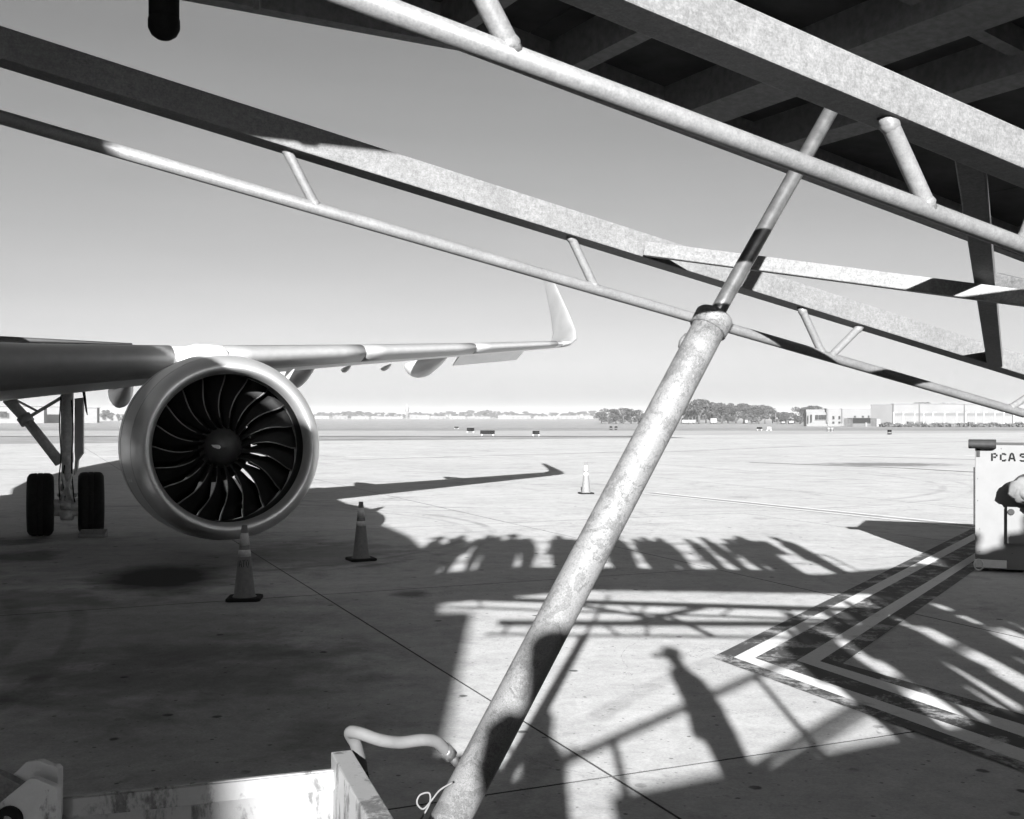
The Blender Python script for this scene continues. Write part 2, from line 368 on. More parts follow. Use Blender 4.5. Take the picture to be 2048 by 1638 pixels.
for i in range(26):             # dashed lane line far out
    x = -26 + i * 3.4; stripe([(x, 60 + x * .03, 0), (x + 1.9, 60 + (x + 1.9) * .03, 0)], .3, M['wpaint_worn'])
for (pts, wd) in (([gp(1300, 905), gp(1600, 893), gp(2047, 880)], .5), ([gp(1500, 925), gp(1800, 936), gp(2047, 950)], .35), ([gp(1280, 903), gp(700, 920)], .4), ([gp(640, 877.5), gp(1400, 876), gp(2047, 878)], .9), ([gp(1720, 913), gp(2047, 922)], .3)):
    stripe(pts, wd, M['joint'] if wd < .4 else speck('tar_line', .2, .5, .5, .9), .003, 'tar_line')

# ------------------------------------------------------------------ airliner
plane = empty('airliner', ac(0, 0, 0), 'white twin engine airliner parked nose towards the ramp, left wing and engine in view', 'airplane')
def foil(n=22, t=.12):          # closed section, chord along +x from 0 to 1, z up
    pts = []
    for i in range(n):
        th = 2 * math.pi * i / n; x = .5 * (1 + math.cos(th))
        y = 5 * t * (.2969 * math.sqrt(max(x, 0)) - .126 * x - .3516 * x * x + .2843 * x ** 3 - .1036 * x ** 4)
        pts.append((x, y * .95 if th < math.pi else -y * 1.05))
    return pts
def wing_ring(o, a, z, ch, t, inc=0.0, cant=0.0):   # cant rotates the thickness direction from up towards inboard
    ci, si = math.cos(math.radians(inc)), math.sin(math.radians(inc)); cc, sc_ = math.cos(math.radians(cant)), math.sin(math.radians(cant)); r = []
    for x, y in foil(t=t):
        xx, yy = x * ch * ci + y * ch * si, -x * ch * si + y * ch * ci
        r.append(ac(o - yy * sc_, a + xx, z + yy * cc))
    return r
wsec = [(1.5, 1.0, 2.92, 7.2, .135, 3), (3.0, 1.85, 2.99, 6.1, .13, 2.6), (5.75, 3.3, 3.18, 4.6, .12, 2), (9.0, 5.33, 3.45, 3.5, .115, 1.2), (12.5, 7.5, 3.75, 2.5, .11, .6), (15.4, 9.3, 4.02, 1.75, .105, 0)]
wing = MB().rings([wing_ring(*s) for s in wsec]).build('wing', M['grey'], plane)
# polished leading edge slat strips, split at the pylon
def lerp_sec(o):
    for s, t in zip(wsec[:-1], wsec[1:]):
        if s[0] <= o <= t[0]: f = (o - s[0]) / (t[0] - s[0]); return tuple(x + (y - x) * f for x, y in zip(s, t))
def slat(o1, o2, n=6):
    b = MB(); rr = []
    for i in range(n + 1):
        s = lerp_sec(o1 + (o2 - o1) * i / n); pts = [p for p in foil(44, s[4])]; ci, si = math.cos(math.radians(s[5])), math.sin(math.radians(s[5]))
        sel = [p for p in pts if p[0] < .13]; sel = pts[pts.index(sel[0]):pts.index(sel[0]) + len(sel)]
        ring = []
        for x, y in sel:
            x2, y2 = x * 1.02 - .010, y * 1.06
            ring.append(ac(s[0], s[1] + (x2 * ci + y2 * si) * s[3], s[2] + (-x2 * si + y2 * ci) * s[3]))
        rr.append(ring)
    return b.rings(rr, closed=True).build('slat', M['slat'], wing)
slat(2.0, 5.32); slat(6.25, 9.2); slat(9.23, 12.3); slat(12.33, 15.2)
# winglet
wl = [(15.4, 9.3, 4.02, 1.75, .105, 0, 0), (15.75, 9.52, 4.06, 1.62, .10, 0, 14), (15.98, 9.72, 4.18, 1.5, .10, 0, 42), (16.08, 9.95, 4.42, 1.35, .095, 0, 72), (16.13, 10.5, 4.95, 1.05, .09, 0, 80), (16.22, 11.75, 6.1, .5, .085, 0, 82), (16.23, 11.9, 6.2, .25, .06, 0, 82)]
MB().rings([wing_ring(*s) for s in wl]).build('winglet', M['wlet'], wing)
def canoe(o, a, z, L, wd, ht, m='grey', droop=.10):      # boat hull: nearly flat top under the wing, pointed nose high, full belly
    rr = []
    for i in range(13):
        t = i / 12; k = max(min(1, (t * 2.1) ** .75) * (1 - max(0, (t - .62) / .38) ** 2.2), .03)
        rr.append([ac(o + math.cos(q) * wd / 2 * k ** .8, a + (t - .40) * L, z + ht * .22 - droop * t + (math.sin(q) * ht * (.10 if math.sin(q) > 0 else .95) * k)) for q in [2 * math.pi * jj / 20 for jj in range(20)]])
    MB().rings(rr).build('flap_track_fairing', M[m], wing)
canoe(4.9, 8.2, 2.72, 3.6, .46, .40); canoe(8.6, 8.5, 3.18, 3.4, .46, .42); canoe(12.0, 9.7, 3.50, 3.2, .44, .40)
canoe(9.6, 8.3, 3.30, .8, .14, .09); canoe(10.7, 8.9, 3.37, .8, .14, .08)
# drooped aileron, flap edge
def te(o, back=0.0, dz=0.0):
    s = lerp_sec(o); return ac(o, s[1] + s[3] * (1 - back), s[2] - s[3] * math.sin(math.radians(s[5])) + dz)
b = MB(); p, q = te(12.9, .08, -.03), te(15.0, .08, -.02); dn = A_ * .55 + Vector((0, 0, -.26)); th = Vector((0, 0, .045))
b.hexa([p - th, q - th, q - th * .3 + dn, p - th * .3 + dn, p + th, q + th, q + th * .3 + dn, p + th * .3 + dn]); b.build('aileron', M['grey'], wing)
b = MB(); p, q = te(2.2, .0, .02), te(6.9, .0, .02); dn = A_ * .5 + Vector((0, 0, -.12)); th = Vector((0, 0, .03))
b.hexa([p - th, q - th, q - th * .4 + dn, p - th * .4 + dn, p + th, q + th, q + th * .4 + dn, p + th * .4 + dn]); b.build('flap', M['grey'], wing)
# fuselage
fz, fr = 4.4, 2.0; prof = [(-18.9, .05), (-18.6, .42), (-18.0, .85), (-17.0, 1.3), (-15.6, 1.7), (-13.9, 1.93), (-12.4, 2.0), (13, 2.0), (16, 1.9), (20, 1.45), (24, .8), (27, .25), (27.3, .08)]
rr = []
for a, r in prof:
    dz = -.55 * max(0, (-13.9 - a) / 5) ** 1.5 if a < -13.9 else (.95 * max(0, (a - 13) / 14) ** 1.3)
    rr.append([ac(0 + math.cos(t) * r, a, fz + dz + math.sin(t) * r * 1.04) for t in [2 * math.pi * j / 40 for j in range(40)]])
fus = MB().rings(rr).build('fuselage', M['white'], plane)
b = MB()
rr = [[ac(math.cos(t) * w_, a, 2.55 + math.sin(t) * h_) for t in [2 * math.pi * j / 24 for j in range(24)]] for a, w_, h_ in ((-.5, .6, .3), (.8, 1.9, .7), (3, 2.25, .85), (7, 2.25, .85), (9.5, 1.8, .6), (11, .7, .3))]
b.rings(rr).build('belly_fairing', M['white'], fus)
b = MB(); rr = []
for (o, a, z, ch) in ((.3, 21.0, 4.55, 4.2), (6.35, 24.4, 4.66, 1.5)): rr.append([ac(o, a + x * ch, z + y * ch) for x, y in foil(t=.09)])
b.rings(rr).build('tailplane', speck('tailplane_paint', .055, .1, 2, .6, 0, .1), plane)
b = MB(); rr = []
for (z, a, ch) in ((5.6, 18.3, 6.2), (11.7, 23.6, 2.4)): rr.append([ac(y * ch, a + x * ch, z) for x, y in foil(t=.1)])
b.rings(rr).build('tail_fin', M['white'], plane)
# engine
EC = ac(5.75, 0, EZ); nac = MB(); U_0 = A_.cross(Vector((0, 0, 1))).normalized()
outer = [(.10, 1.215), (.2, 1.262), (.36, 1.297), (.7, 1.335), (1.2, 1.365), (1.8, 1.365), (2.4, 1.32), (3.0, 1.23), (3.35, 1.165)]
inner = [(3.35, 1.145), (2.6, 1.135), (1.6, 1.10), (1.02, 1.09)]
engine = nac.lathe(outer + inner, EC, A_, 96).build('engine_nacelle', M['white'], plane)
lipp = [(.36, 1.30), (.2, 1.266), (.1, 1.222), (.035, 1.18), (.004, 1.145), (0, 1.125), (.006, 1.105), (.04, 1.082), (.11, 1.055), (.22, 1.035)]
MB().lathe(lipp, EC, A_, 96).build('inlet_lip', M['lip'], engine)
for a_, r_ in ((.385, 1.3005), (1.32, 1.3665), (2.42, 1.3175)):
    MB().lathe([(a_, r_ - .004), (a_, r_ + .0015), (a_ + .012, r_ + .0015), (a_ + .012, r_ - .004)], EC, A_, 96).build('cowl_seam', M['seam'], engine)
for th_ in (200, 250, 305): 
    an = math.radians(th_); rd0 = U_0 * math.cos(an) + Vector((0, 0, math.sin(an))); tg0 = -U_0 * math.sin(an) + Vector((0, 0, math.cos(an)))
    for a_ in (.75, .95, 1.15): MB().box(EC + A_ * a_ + rd0 * (1.338 + .028 * (a_ - .75) / .4), A_ * .045, tg0 * .018, rd0 * .004).build('cowl_latch', M['gear'], engine)
MB().lathe([(.22, 1.035), (.4, 1.03), (.6, 1.045), (.72, 1.055)], EC, A_, 96).build('inlet_liner', M['fan'], engine)
MB().lathe([(.72, 1.055), (.80, 1.075), (1.02, 1.09)], EC, A_, 96).build('fan_case', M['liner2'], engine)
MB().lathe([(1.02, .31), (1.3, .42), (1.7, .56), (2.4, .60), (3.2, .52), (4.0, .40), (4.6, .30)], EC, A_, 48).build('core_cowl', M['fan'], engine)
MB().lathe([(.62, .005), (.625, .03), (.64, .08), (.68, .15), (.75, .22), (.86, .28), (1.02, .315), (1.1, .32)], EC, A_, 48).build('spinner', M['spin'], engine)
U_ = A_.cross(Vector((0, 0, 1))).normalized(); UP = Vector((0, 0, 1))      # sideways, up
# teardrop swirl mark on the spinner
sw = []; prof_s = [(.64, .08), (.68, .15), (.75, .22), (.86, .28), (.95, .30)]
def spin_pt(r, th):
    a = .64 + (.86 - .64) * ((r - .08) / .2) ** 1.4 if r > .08 else .63
    return EC + A_ * (a - .012) + (-U_ * math.cos(th) + UP * math.sin(th)) * r
b = MB(); L1 = []; L2 = []
for i in range(9):
    t = i / 8; r = .06 + .15 * t; wdt = .030 * math.sqrt(max(math.sin(math.pi * (t ** .6) * .97 + .03), 0)) * (1.1 - t * .8) + .001
    c = spin_pt(r, .05 + .12 * t); L1.append(c + UP * wdt); L2.append(c - UP * wdt)
for i in range(8): b.face([L1[i], L1[i+1], L2[i+1], L2[i]])
b.build('swirl_mark', M['wpaint'], engine)
# fan blades: swept, twisted, with a bare metal leading edge
def blade_mesh():
    b = MB(); rr = []
    for i in range(11):
        t = i / 10; r = .27 + (1.07 - .27) * t
        st = math.radians(22 + 46 * t); ch = .15 + .22 * min(max((t - .12) / .5, 0), 1) ** 1.3
        sweep = .055 * math.sin(math.pi * min(t * 1.15, 1)) - .035 * t ** 2       # bowed leading edge seen from the front
        th0 = sweep / max(r, .2) * 1.25
        ring = []
        for (x, y) in ((0, 0), (.06, .012), (.13, .02), (.5, .026), (1, .002), (.5, -.026), (.13, -.02), (.06, -.012)):
            along = (x * ch) * math.cos(st) - y * .35 * math.sin(st); tang = (x * ch) * math.sin(st) + y * .35 * math.cos(st)
            an = th0 + tang / r
            ring.append(EC + A_ * (.79 + .02 * t - .03 * math.sin(math.pi * t) + along) + (U_ * math.cos(an) + UP * math.sin(an)) * r)
        rr.append(ring)
    b.rings(rr, mif=lambda i, j: 1 if j in (0, 7) and i > 1 else 0); return b
bl0 = blade_mesh().build('fan_blade', [M['fan'], M['fanedge']], engine)
for k in range(1, 20):
    o = bl0.copy(); C.objects.link(o)
    o.matrix_basis = Matrix.Translation(EC) @ Matrix.Rotation(2 * math.pi * k / 20, 4, A_) @ Matrix.Translation(-EC) @ bl0.matrix_basis
b = MB()
for k in range(36):            # guide vanes behind the fan
    an = 2 * math.pi * (k + .4) / 36; rd = U_ * math.cos(an) + UP * math.sin(an); tg = -U_ * math.sin(an) + UP * math.cos(an)
    p, q = EC + A_ * 1.65 + rd * .55, EC + A_ * 1.65 + rd * 1.07
    b.box((p + q) / 2, (q - p) / 2, A_ * .16 + tg * .03, tg * .006)
o = b.build('guide_vanes', M['fan'], engine)
# pylon, nacelle strake and drain mast
b = MB(); rr = []
for (a, wd, zt, zb) in ((.75, .05, 3.14, 3.04), (1.5, .2, 3.26, 2.95), (2.8, .24, 3.36, 2.8), (4.2, .24, 3.40, 2.6), (6.2, .18, 3.1, 2.5), (7.2, .04, 2.95, 2.7)):
    rr.append([ac(5.75 + x * wd, a, z) for x, z in ((-1, zb), (-1, zt - .1), (-.5, zt), (.5, zt), (1, zt - .1), (1, zb))])
b.rings(rr).build('pylon', M['white'], plane)
b = MB(); an = math.radians(135); rd = -U_ * math.cos(an) + UP * math.sin(an)
b.face([EC + A_ * .55 + rd * 1.32, EC + A_ * 1.5 + rd * 1.36, EC + A_ * 1.5 + rd * 1.66, EC + A_ * 1.25 + rd * 1.66])
b.prism([EC + A_ * .9 + rd * 1.34, EC + A_ * 1.5 + rd * 1.36, EC + A_ * 1.5 + rd * 1.64, EC + A_ * 1.38 + rd * 1.64], (.01, 0, .01)); b.v = b.v[4:]; b.f = [[i - 4 for i in f] for f in b.f[1:]]; b.mi = b.mi[1:]; b.sm = b.sm[1:]
b.build('strake', M['white'], engine)
def bez(pts, n=10):
    out_ = []; P = [Vector(p) for p in pts]; P = [P[0]] + P + [P[-1]]
    for i in range(1, len(P) - 2):
        for j in range(n):
            t = j / n; a, b_, c_, d_ = P[i-1], P[i], P[i+1], P[i+2]
            out_.append(.5 * ((2*b_) + (c_ - a)*t + (2*a - 5*b_ + 4*c_ - d_)*t*t + (3*b_ - a - 3*c_ + d_)*t**3))
    return out_ + [P[-2]]
bez0 = bez
# main landing gear
GY = 20.3; P_ = lambda x, y, d=GY: px(x, y, d)
strut = MB().tube([P_(134, 1018), P_(134, 960)], .062, 16).tube([P_(134, 962), P_(136, 782)], .098, 20).tube([P_(134, 925), P_(134, 905)], .112, 20).tube([P_(126, 782), P_(126, 910)], .04, 10).build('landing_gear_leg', M['gear'], plane)
MB().tube([P_(15, 798), P_(52, 838)], [.10, .10], 12).tube([P_(50, 836), P_(120, 925)], [.09, .10], 12).tube([P_(46, 832), P_(56, 846)], .13, 10).build('side_brace', M['gear'], strut)
MB().tube([P_(58, 834), P_(125, 794)], .032, 8).tube([P_(28, 798), P_(74, 822)], .022, 8).build('lock_stay', M['gear'], strut)
b = MB(); d1 = Vector((0, .03, 0))
b.prism([P_(149, 797), P_(166, 795), P_(166, 906), P_(156, 920), P_(154, 940), P_(148, 950), P_(150, 915), P_(149, 905)], (0, .06, 0)); b.build('gear_door', M['white'], strut)
MB().prism([P_(164, 780), P_(169, 783), P_(174, 830), P_(171, 822)], (0, .04, 0)).build('door_link', M['black'], strut)
b = MB()
for (x, y, r) in ((120, 1003, .05), (148, 1003, .05), (118, 1026, .06), (150, 1026, .06), (134, 1010, .10), (134, 1030, .10), (128, 990, .04), (141, 990, .04), (134, 975, .075), (112, 1012, .09), (156, 1012, .09)):
    b.lathe([(-.12, .01), (-.1, r), (.1, r), (.12, .01)], P_(x, y), (1, .1, 0), 10)
b.tube([P_(100, 1008), P_(168, 1008)], .07, 14)
for (x1, y1, x2, y2) in ((128, 985, 118, 1005), (140, 985, 150, 1005), (131, 960, 124, 1000), (138, 955, 145, 1000)): b.tube([P_(x1, y1, 20.15), P_(x2, y2, 20.15)], .015, 6)
b.build('axle_and_brakes', M['gear'], strut)
for pts_ in (((122, 790), (119, 850), (122, 910), (118, 960), (120, 1000)), ((143, 800), (146, 860), (143, 930), (147, 985), (150, 1005)), ((129, 930), (126, 965), (130, 995))):
    MB().tube(bez0([P_(x_, y_, 20.12) for x_, y_ in pts_]), .011, 6).build('brake_hose', M['black'], strut)
for sx_ in (-1, 1): MB().bar(P_(134 + sx_ * 9, 948, 20.1), P_(134 + sx_ * 3, 975, 20.0), .04, .03).build('torque_link', M['gear'], strut); MB().bar(P_(134 + sx_ * 3, 975, 20.0), P_(134 + sx_ * 10, 1002, 20.1), .04, .03).build('torque_link', M['gear'], strut)
for x, yb in ((81, 1071), (182, 1066)):
    c = gp(x, yb); c.z = .575; r = .577
    prof_t = [(-.23, .25), (-.23, .40), (-.225, .50), (-.19, .555), (-.15, .572), (-.06, r), (-.055, .562), (-.045, .562), (-.04, r), (.04, r), (.045, .562), (.055, .562), (.06, r), (.15, .572), (.19, .555), (.225, .50), (.23, .40), (.23, .25)]
    ax = (O_ * .93 + Vector((.07, 0, 0))).normalized()
    ty = MB().lathe(prof_t, c, ax, 56).build('tyre', M['tyre'], plane)
    MB().lathe([(-.2, .02), (-.2, .2), (-.21, .26), (.21, .26), (.2, .2), (.2, .02)], c, ax, 28).build('wheel_rim', M['gear'], ty)
b = MB(); c0 = gp(186, 1074)
b.prism([c0 + Vector((-.235, 0, 0)), c0 + Vector((-.235, -.10, 0)), c0 + Vector((-.235, -.085, .055)), c0 + Vector((-.235, .06, .14)), c0 + Vector((-.235, .09, 0))], (.47, .02, 0))
tag(b.build('wheel_chock', M['chock'], bevel=.006), 'pale wheel chock lying against the right main wheel', 'wheel chock')

# ------------------------------------------------------------------ boarding ramp
ramp = empty('boarding_ramp', (0.5, 2.6, 0), 'galvanised steel passenger boarding ramp overhead with truss girders and lift cylinder', 'boarding ramp')
def vline(x0, d0, vx):            # depth of a receding straight member at picture column x
    return lambda x: d0 * (vx - x0) / (vx - x)
dA_, dB_ = vline(1600, 2.05, 4850), vline(1024, 3.5, 5150)
SQ = .084
def girder(fd, ytop, x1, x2, m='galv'):     # box girder given by the picture line of its front upper edge
    p, q = px(x1, ytop(x1), fd(x1)), px(x2, ytop(x2), fd(x2))
    d = (q - p).normalized(); bk = Vector((-d.y, d.x, 0)).normalized()
    if bk.y < 0: bk = -bk
    b = MB(); dn = Vector((0, 0, -SQ)); w_ = bk * SQ
    b.hexa([p + dn, q + dn, q + dn + w_, p + dn + w_, p, q, q + w_, p + w_])
    return b.build('girder', M[m], ramp, bevel=.004)
gA = lambda x: 58 + .4476 * (x - 1600); gB = lambda x: 50 + .322 * x
girder(dA_, gA, 500, 3000); girder(dB_, gB, -900, 3200)
pA = lambda x: 326 + .372 * (x - 1600); pB = lambda x: 234 + .2895 * x
off = .042
MB().tube([px(x, pA(x), dA_(x) + off) for x in (300, 1600, 3000)], .0190, 20).build('chord_pipe', M['galv2'], ramp)
MB().tube([px(x, pB(x), dB_(x) + off) for x in (-900, 1000, 3200)], .0185, 20).build('chord_pipe', M['galv2'], ramp)
def strut_(fd, x1, y1, x2, y2, r=.0165, m='galv2', wob=True):
    p, q = px(x1, y1, fd(x1) + off), px(x2, y2, fd(x2) + off); d = (q - p).normalized()
    b = MB().tube([p - d * .02, p, q, q + d * .015], r, 14)
    rw = random.Random(int(x1)); u = d.cross(Vector((0, 1, 0))).normalized(); v = d.cross(u)
    for e, k in ((p, 1), (q, -1)):     # uneven weld bead
        rr = []
        for h, f in ((-.006, .2), (.0, 1.0), (.005, .8), (.010, 0)):
            rr.append([e + d * k * (h + rw.uniform(-.0015, .0015)) + (u * math.cos(t) + v * math.sin(t)) * (r + .0003 + .0020 * f * rw.uniform(.3, 1.4)) for t in [2 * math.pi * jj / 18 for jj in range(18)]])
        b.rings(rr, cap=False)
    return b.build('truss_strut', M[m], ramp)
for x1, y1, x2, y2 in ((1779, 248, 1852, 408), (960, -20, 1018, 92), (2120, 300, 2050, 480), (640, -210, 560, -70)): strut_(dA_, x1, y1, x2, y2, .0185)
for x1, y1, x2, y2 in ((572, 298, 630, 410), (1143, 476, 1188, 572), (1605, 622, 1643, 704), (1716, 658, 1662, 712), (2090, 770, 2022, 815)): strut_(dB_, x1, y1, x2, y2, .0145)
# cross members between the two trusses
def member(x1, y1, d1, x2, y2, d2, wd, ht, name='cross_brace', m='galv3', up=(0,0,1)):
    return MB().bar(px(x1, y1, d1), px(x2, y2, d2), wd, ht, up).build(name, M[m], ramp, bevel=.003)
member(1937, 285, 2.36, 1990, 721, 4.58, .058, .058, 'cross_member')
member(1292, 498, 3.70, 2190, 615, 3.20, .047, .047)
member(1992, 560, 3.40, 2400, 660, 2.9, .045, .045)
# upper deck: level by the aircraft, then sloping down along the trusses
ZD, S0, SL = 1.25 + H, 1.69, .172
N1, N2 = 1.66, 3.37
def dz(s): return ZD if s < S0 else ZD - SL * (s - S0)
def deckbox(name, s1, s2, n1, n2, z1, z2, m, parent=ramp, bevel=0, segs=None):
    ss = sorted(set([s1, s2] + ([S0] if s1 < S0 < s2 else [])))
    b = MB(); rr = []
    for s in ss: rr.append([sn(s, n1, dz(s) + z1), sn(s, n2, dz(s) + z1), sn(s, n2, dz(s) + z2), sn(s, n1, dz(s) + z2)])
    b.rings(rr, sm=False)
    return b.build(name, M[m], parent, bevel)
SE0, SE1 = -4.6, 6.3
for i, s in enumerate([x * .0 for x in range(0)]): pass
edges_s = [SE0 + i * 1.09 for i in range(11)]
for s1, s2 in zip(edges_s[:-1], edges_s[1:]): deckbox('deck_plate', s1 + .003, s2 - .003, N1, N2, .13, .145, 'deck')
deckbox('edge_beam', SE0, SE1, N2 - .055, N2, 0, .16, 'beam'); deckbox('edge_beam', SE0, SE1, N1, N1 + .05, .03, .16, 'beam')
deckbox('stringer', SE0, SE1, 2.12, 2.17, .06, .128, 'beam'); deckbox('stringer', SE0, SE1, 2.62, 2.67, .06, .128, 'beam')
def s_at(x, y, n=2.4):          # where along the sloping deck a picture point on its underside lies
    ray = px(x, y, 1.0) - Vector((0, 0, H)); best = None
    for i in range(2000):
        d = 1 + i * .003; s = Vector((ray.x * d, ray.y * d, 0)).dot(R_)
        if H + ray.z * d >= dz(s): return s
    return None
for i, (x, y, wd) in enumerate(((1225, 105, .055), (1590, 170, .15), (1850, 60, .0), (1750, 255, .05), (2010, 165, .05), (960, 40, .05))):
    if wd == 0: continue
    s = s_at(x, y)
    deckbox('crossbeam', s - wd / 2, s + wd / 2, N1 + .051, N2 - .056, .004, .129, 'beam')
for s in (-3.9, -3.2, -2.5, -1.8, -1.1, -.4, .25, 4.6, 5.2, 5.8): deckbox('crossbeam', s - .025, s + .025, N1 + .051, N2 - .056, .004, .129, 'beam')
# bumper pad hanging from the landing edge at the upper left
pp = px(328, 45, 3.05)
b = MB(); b.tube([pp + Vector((0, 0, .35)), pp + Vector((0, 0, .0))], .041, 20)
b.lathe([(-.045, .004), (-.04, .02), (-.03, .034), (-.012, .043), (.012, .043), (.03, .036), (.045, .02)], pp + Vector((0, 0, -.005)), (0, 0, 1), 24, cap=True)
b.build('rubber_buffer', M['black'], ramp)
MB().box(px(516, -14, 2.9), (.009, 0, 0), (0, .008, 0), (.003, 0, .045)).build('lug', M['galv2'], ramp, bevel=.004)
# railings, kick plates and an added shade skirt on the upper deck
def rail_run(fz_, ns, s1, s2, step, hh=(1.05, .72, .38), parent=ramp, r=.019):
    n = max(1, int(round((s2 - s1) / step)))
    for h in hh:
        pts = [sn(s, ns, fz_(s) + h) for s in ([s1] + ([S0] if fz_ is top and s1 < S0 < s2 else []) + [s2])]
        MB().tube(pts, r if h == hh[0] else r * .7, 10).build('handrail', M['galv2'], parent)
    for i in range(n + 1):
        s = s1 + (s2 - s1) * i / n; MB().tube([sn(s, ns, fz_(s) - .02), sn(s, ns, fz_(s) + hh[0] - .01)], r * .85, 8).build('rail_post', M['galv2'], parent)
top = lambda s: dz(s) + .146
rail_run(top, N1 + .03, SE0, SE1, 1.2); rail_run(top, N2 - .03, SE0, SE1, 1.2)
deckbox('kick_plate', SE0, SE1, N1 + .052, N1 + .058, .147, .26, 'beam'); deckbox('kick_plate', SE0, SE1, N2 - .064, N2 - .058, .147, .26, 'beam')
deckbox('shade_skirt', SE0, -.58, N1 - .021, N1 - .001, -.32, .10, 'beam')  # unseen skirt added to shade the far pipe's left end and the ground
# lower flight behind the photographer, climbing the other way, and the landing that joins the two
LZ = lambda s: 1.43 + .21 * s
M1, M2 = -2.25, -.95
def flight(name, s1, s2, n1, n2, z1, z2, m):
    b = MB(); b.rings([[sn(s, n1, LZ(s) + z1), sn(s, n2, LZ(s) + z1), sn(s, n2, LZ(s) + z2), sn(s, n1, LZ(s) + z2)] for s in (s1, s2)], sm=False); return b.build(name, M[m], ramp)
flight('lower_deck', -6.3, 6.2, M1, M2, -.14, 0, 'beam')
rail_run(LZ, M1 + .03, -6.2, 6.2, 1.55, (1.07, .55), ramp, .031); rail_run(LZ, M2 - .03, -6.2, 6.2, 1.55, (1.07, .55), ramp, .031)
zl = LZ(6.2)
b = MB(); b.hexa([sn(6.2, M1, zl - .14), sn(8.7, M1, zl - .14), sn(8.7, N2, zl - .14), sn(6.2, N2, zl - .14), sn(6.2, M1, zl), sn(8.7, M1, zl), sn(8.7, N2, zl), sn(6.2, N2, zl)]); b.build('landing', M['beam'], ramp)
for s, n in ((6.3, -2.1), (8.6, -2.1), (8.6, 3.1), (8.6, .5)): MB().bar(sn(s, n, 0), sn(s, n, zl - .141), .1, .1, (1, 0, 0)).build('leg', M['beam'], ramp)
for s, n in ((-3.5, -2.1), (-3.5, -1.1), (1.5, -2.1), (1.5, -1.1)): MB().bar(sn(s, n, 0), sn(s, n, LZ(s) - .141), .08, .08, (1, 0, 0)).build('leg', M['beam'], ramp)
# lift cylinder
def dC(y): return 1 / (.3595 + (y - 700) * 5.8e-5)
ax0, ax1 = (903, 1634), (1428, 636)
def cax(y): x = ax0[0] + (ax1[0] - ax0[0]) * (y - ax0[1]) / (ax1[1] - ax0[1]); return px(x, y, dC(y))
rb = .0430
cyl = MB().tube([cax(1700), cax(700), cax(652)], rb, 40).build('lift_cylinder', M['cyl'], ramp)
d = (cax(640) - cax(700)).normalized()
b = MB(); pc = cax(652); b.lathe([(-.012, rb), (-.012, rb + .006), (.028, rb + .007), (.034, rb + .003), (.034, .03)], pc, d, 40, cap=True); b.build('gland_collar', M['cyl'], cyl)
MB().lathe([(-.022, .004), (-.02, .012), (-.006, .016), (.006, .016), (.02, .012), (.022, .004)], px(1371, 684, 2.86), d, 14).build('bleed_boss', M['cyl'], cyl)
# the rod seen in the picture runs from the collar to the deck beam
r1, r2 = px(1447, 602, dC(602)), px(1658, 228, dC(228) + .02); rd = (r2 - r1).normalized()
MB().tube([r1 - rd * .12, r1, r2, r2 + rd * .12], .0205, 28).build('piston_rod', M['rod'], cyl)
c = px(1507, 486, dC(490)); MB().lathe([(-.075, .0205), (-.07, .0222), (.07, .0222), (.075, .0205)], c - rd * .0, rd, 28).build('rod_sleeve', M['black'], cyl) if False else None
# hydraulic hose
hp = [(724, 1560, 2.42), (722, 1530, 2.42), (712, 1490, 2.40), (700, 1466, 2.38), (718, 1466, 2.36), (760, 1480, 2.36), (800, 1485, 2.38), (845, 1480, 2.40), (873, 1484, 2.42), (892, 1502, 2.44)]
MB().tube(bez([px(*q) for q in hp], 8), .0135, 14).build('hydraulic_hose', M['hose'], cyl)
MB().tube([px(888, 1497, 2.44), px(902, 1512, 2.45)], .0165, 14).tube([px(900, 1510, 2.45), px(915, 1528, 2.46)], .010, 12).build('hose_fitting', M['rod'], cyl)
MB().tube([px(722, 1545, 2.42), px(728, 1575, 2.42)], .0155, 14).build('hose_end', M['black'], cyl)
# rope tied round the foot of the cylinder
lp = [(905, 1565, 2.36), (880, 1580, 2.35), (862, 1602, 2.35), (846, 1618, 2.35), (834, 1606, 2.35), (840, 1590, 2.35), (858, 1586, 2.35), (860, 1604, 2.35), (850, 1625, 2.35), (835, 1650, 2.35)]
MB().tube(bez([px(*q) for q in lp], 6), .0022, 6).build('tie_rope', M['rope'], cyl)
# white chassis tray at the foot of the ramp
zt = 1.45
fp = lambda x, y, z=zt: gp(x, y, z)
bl, br = fp(112, 1596), fp(655, 1541); dirn = (br - bl).normalized(); inn = Vector((dirn.y, -dirn.x, 0))      # inn points to the camera
b = MB(); p, q = bl - dirn * .25, br + dirn * .03; th = -inn * .012; dn = Vector((0, 0, -.45))
b.hexa([p + dn, q + dn, q + dn + th, p + dn + th, p, q, q + th, p + th])
tray = b.build('chassis_wall', M['rusty'], ramp, bevel=.002)
lipb = MB(); p2, q2 = p + inn * .001, q + inn * .001; dd = Vector((0, 0, -.038)); lipb.hexa([p2 + dd, q2 + dd, q2 + dd + inn * .014, p2 + dd + inn * .014, p2 - Vector((0,0,.002)), q2 - Vector((0,0,.002)), q2 + inn * .006 - Vector((0,0,.002)), p2 + inn * .006 - Vector((0,0,.002))])
lipb.build('top_flange', M['rusty'], tray, bevel=.002)
c1_, c2_ = br + Vector((0, 0, .028)) + dirn * .018, None
b = MB(); p = br + dirn * .012 - inn * .03; q = p + inn * 1.1; wd_ = dirn * .045; up_ = Vector((0, 0, .03)); dn = Vector((0, 0, -.5))
b.hexa([p + dn, p + dn + wd_, q + dn + wd_, q + dn, p + up_, p + up_ + wd_, q + up_ + wd_, q + up_]); b.build('chassis_wall', M['rusty'], ramp, bevel=.003)
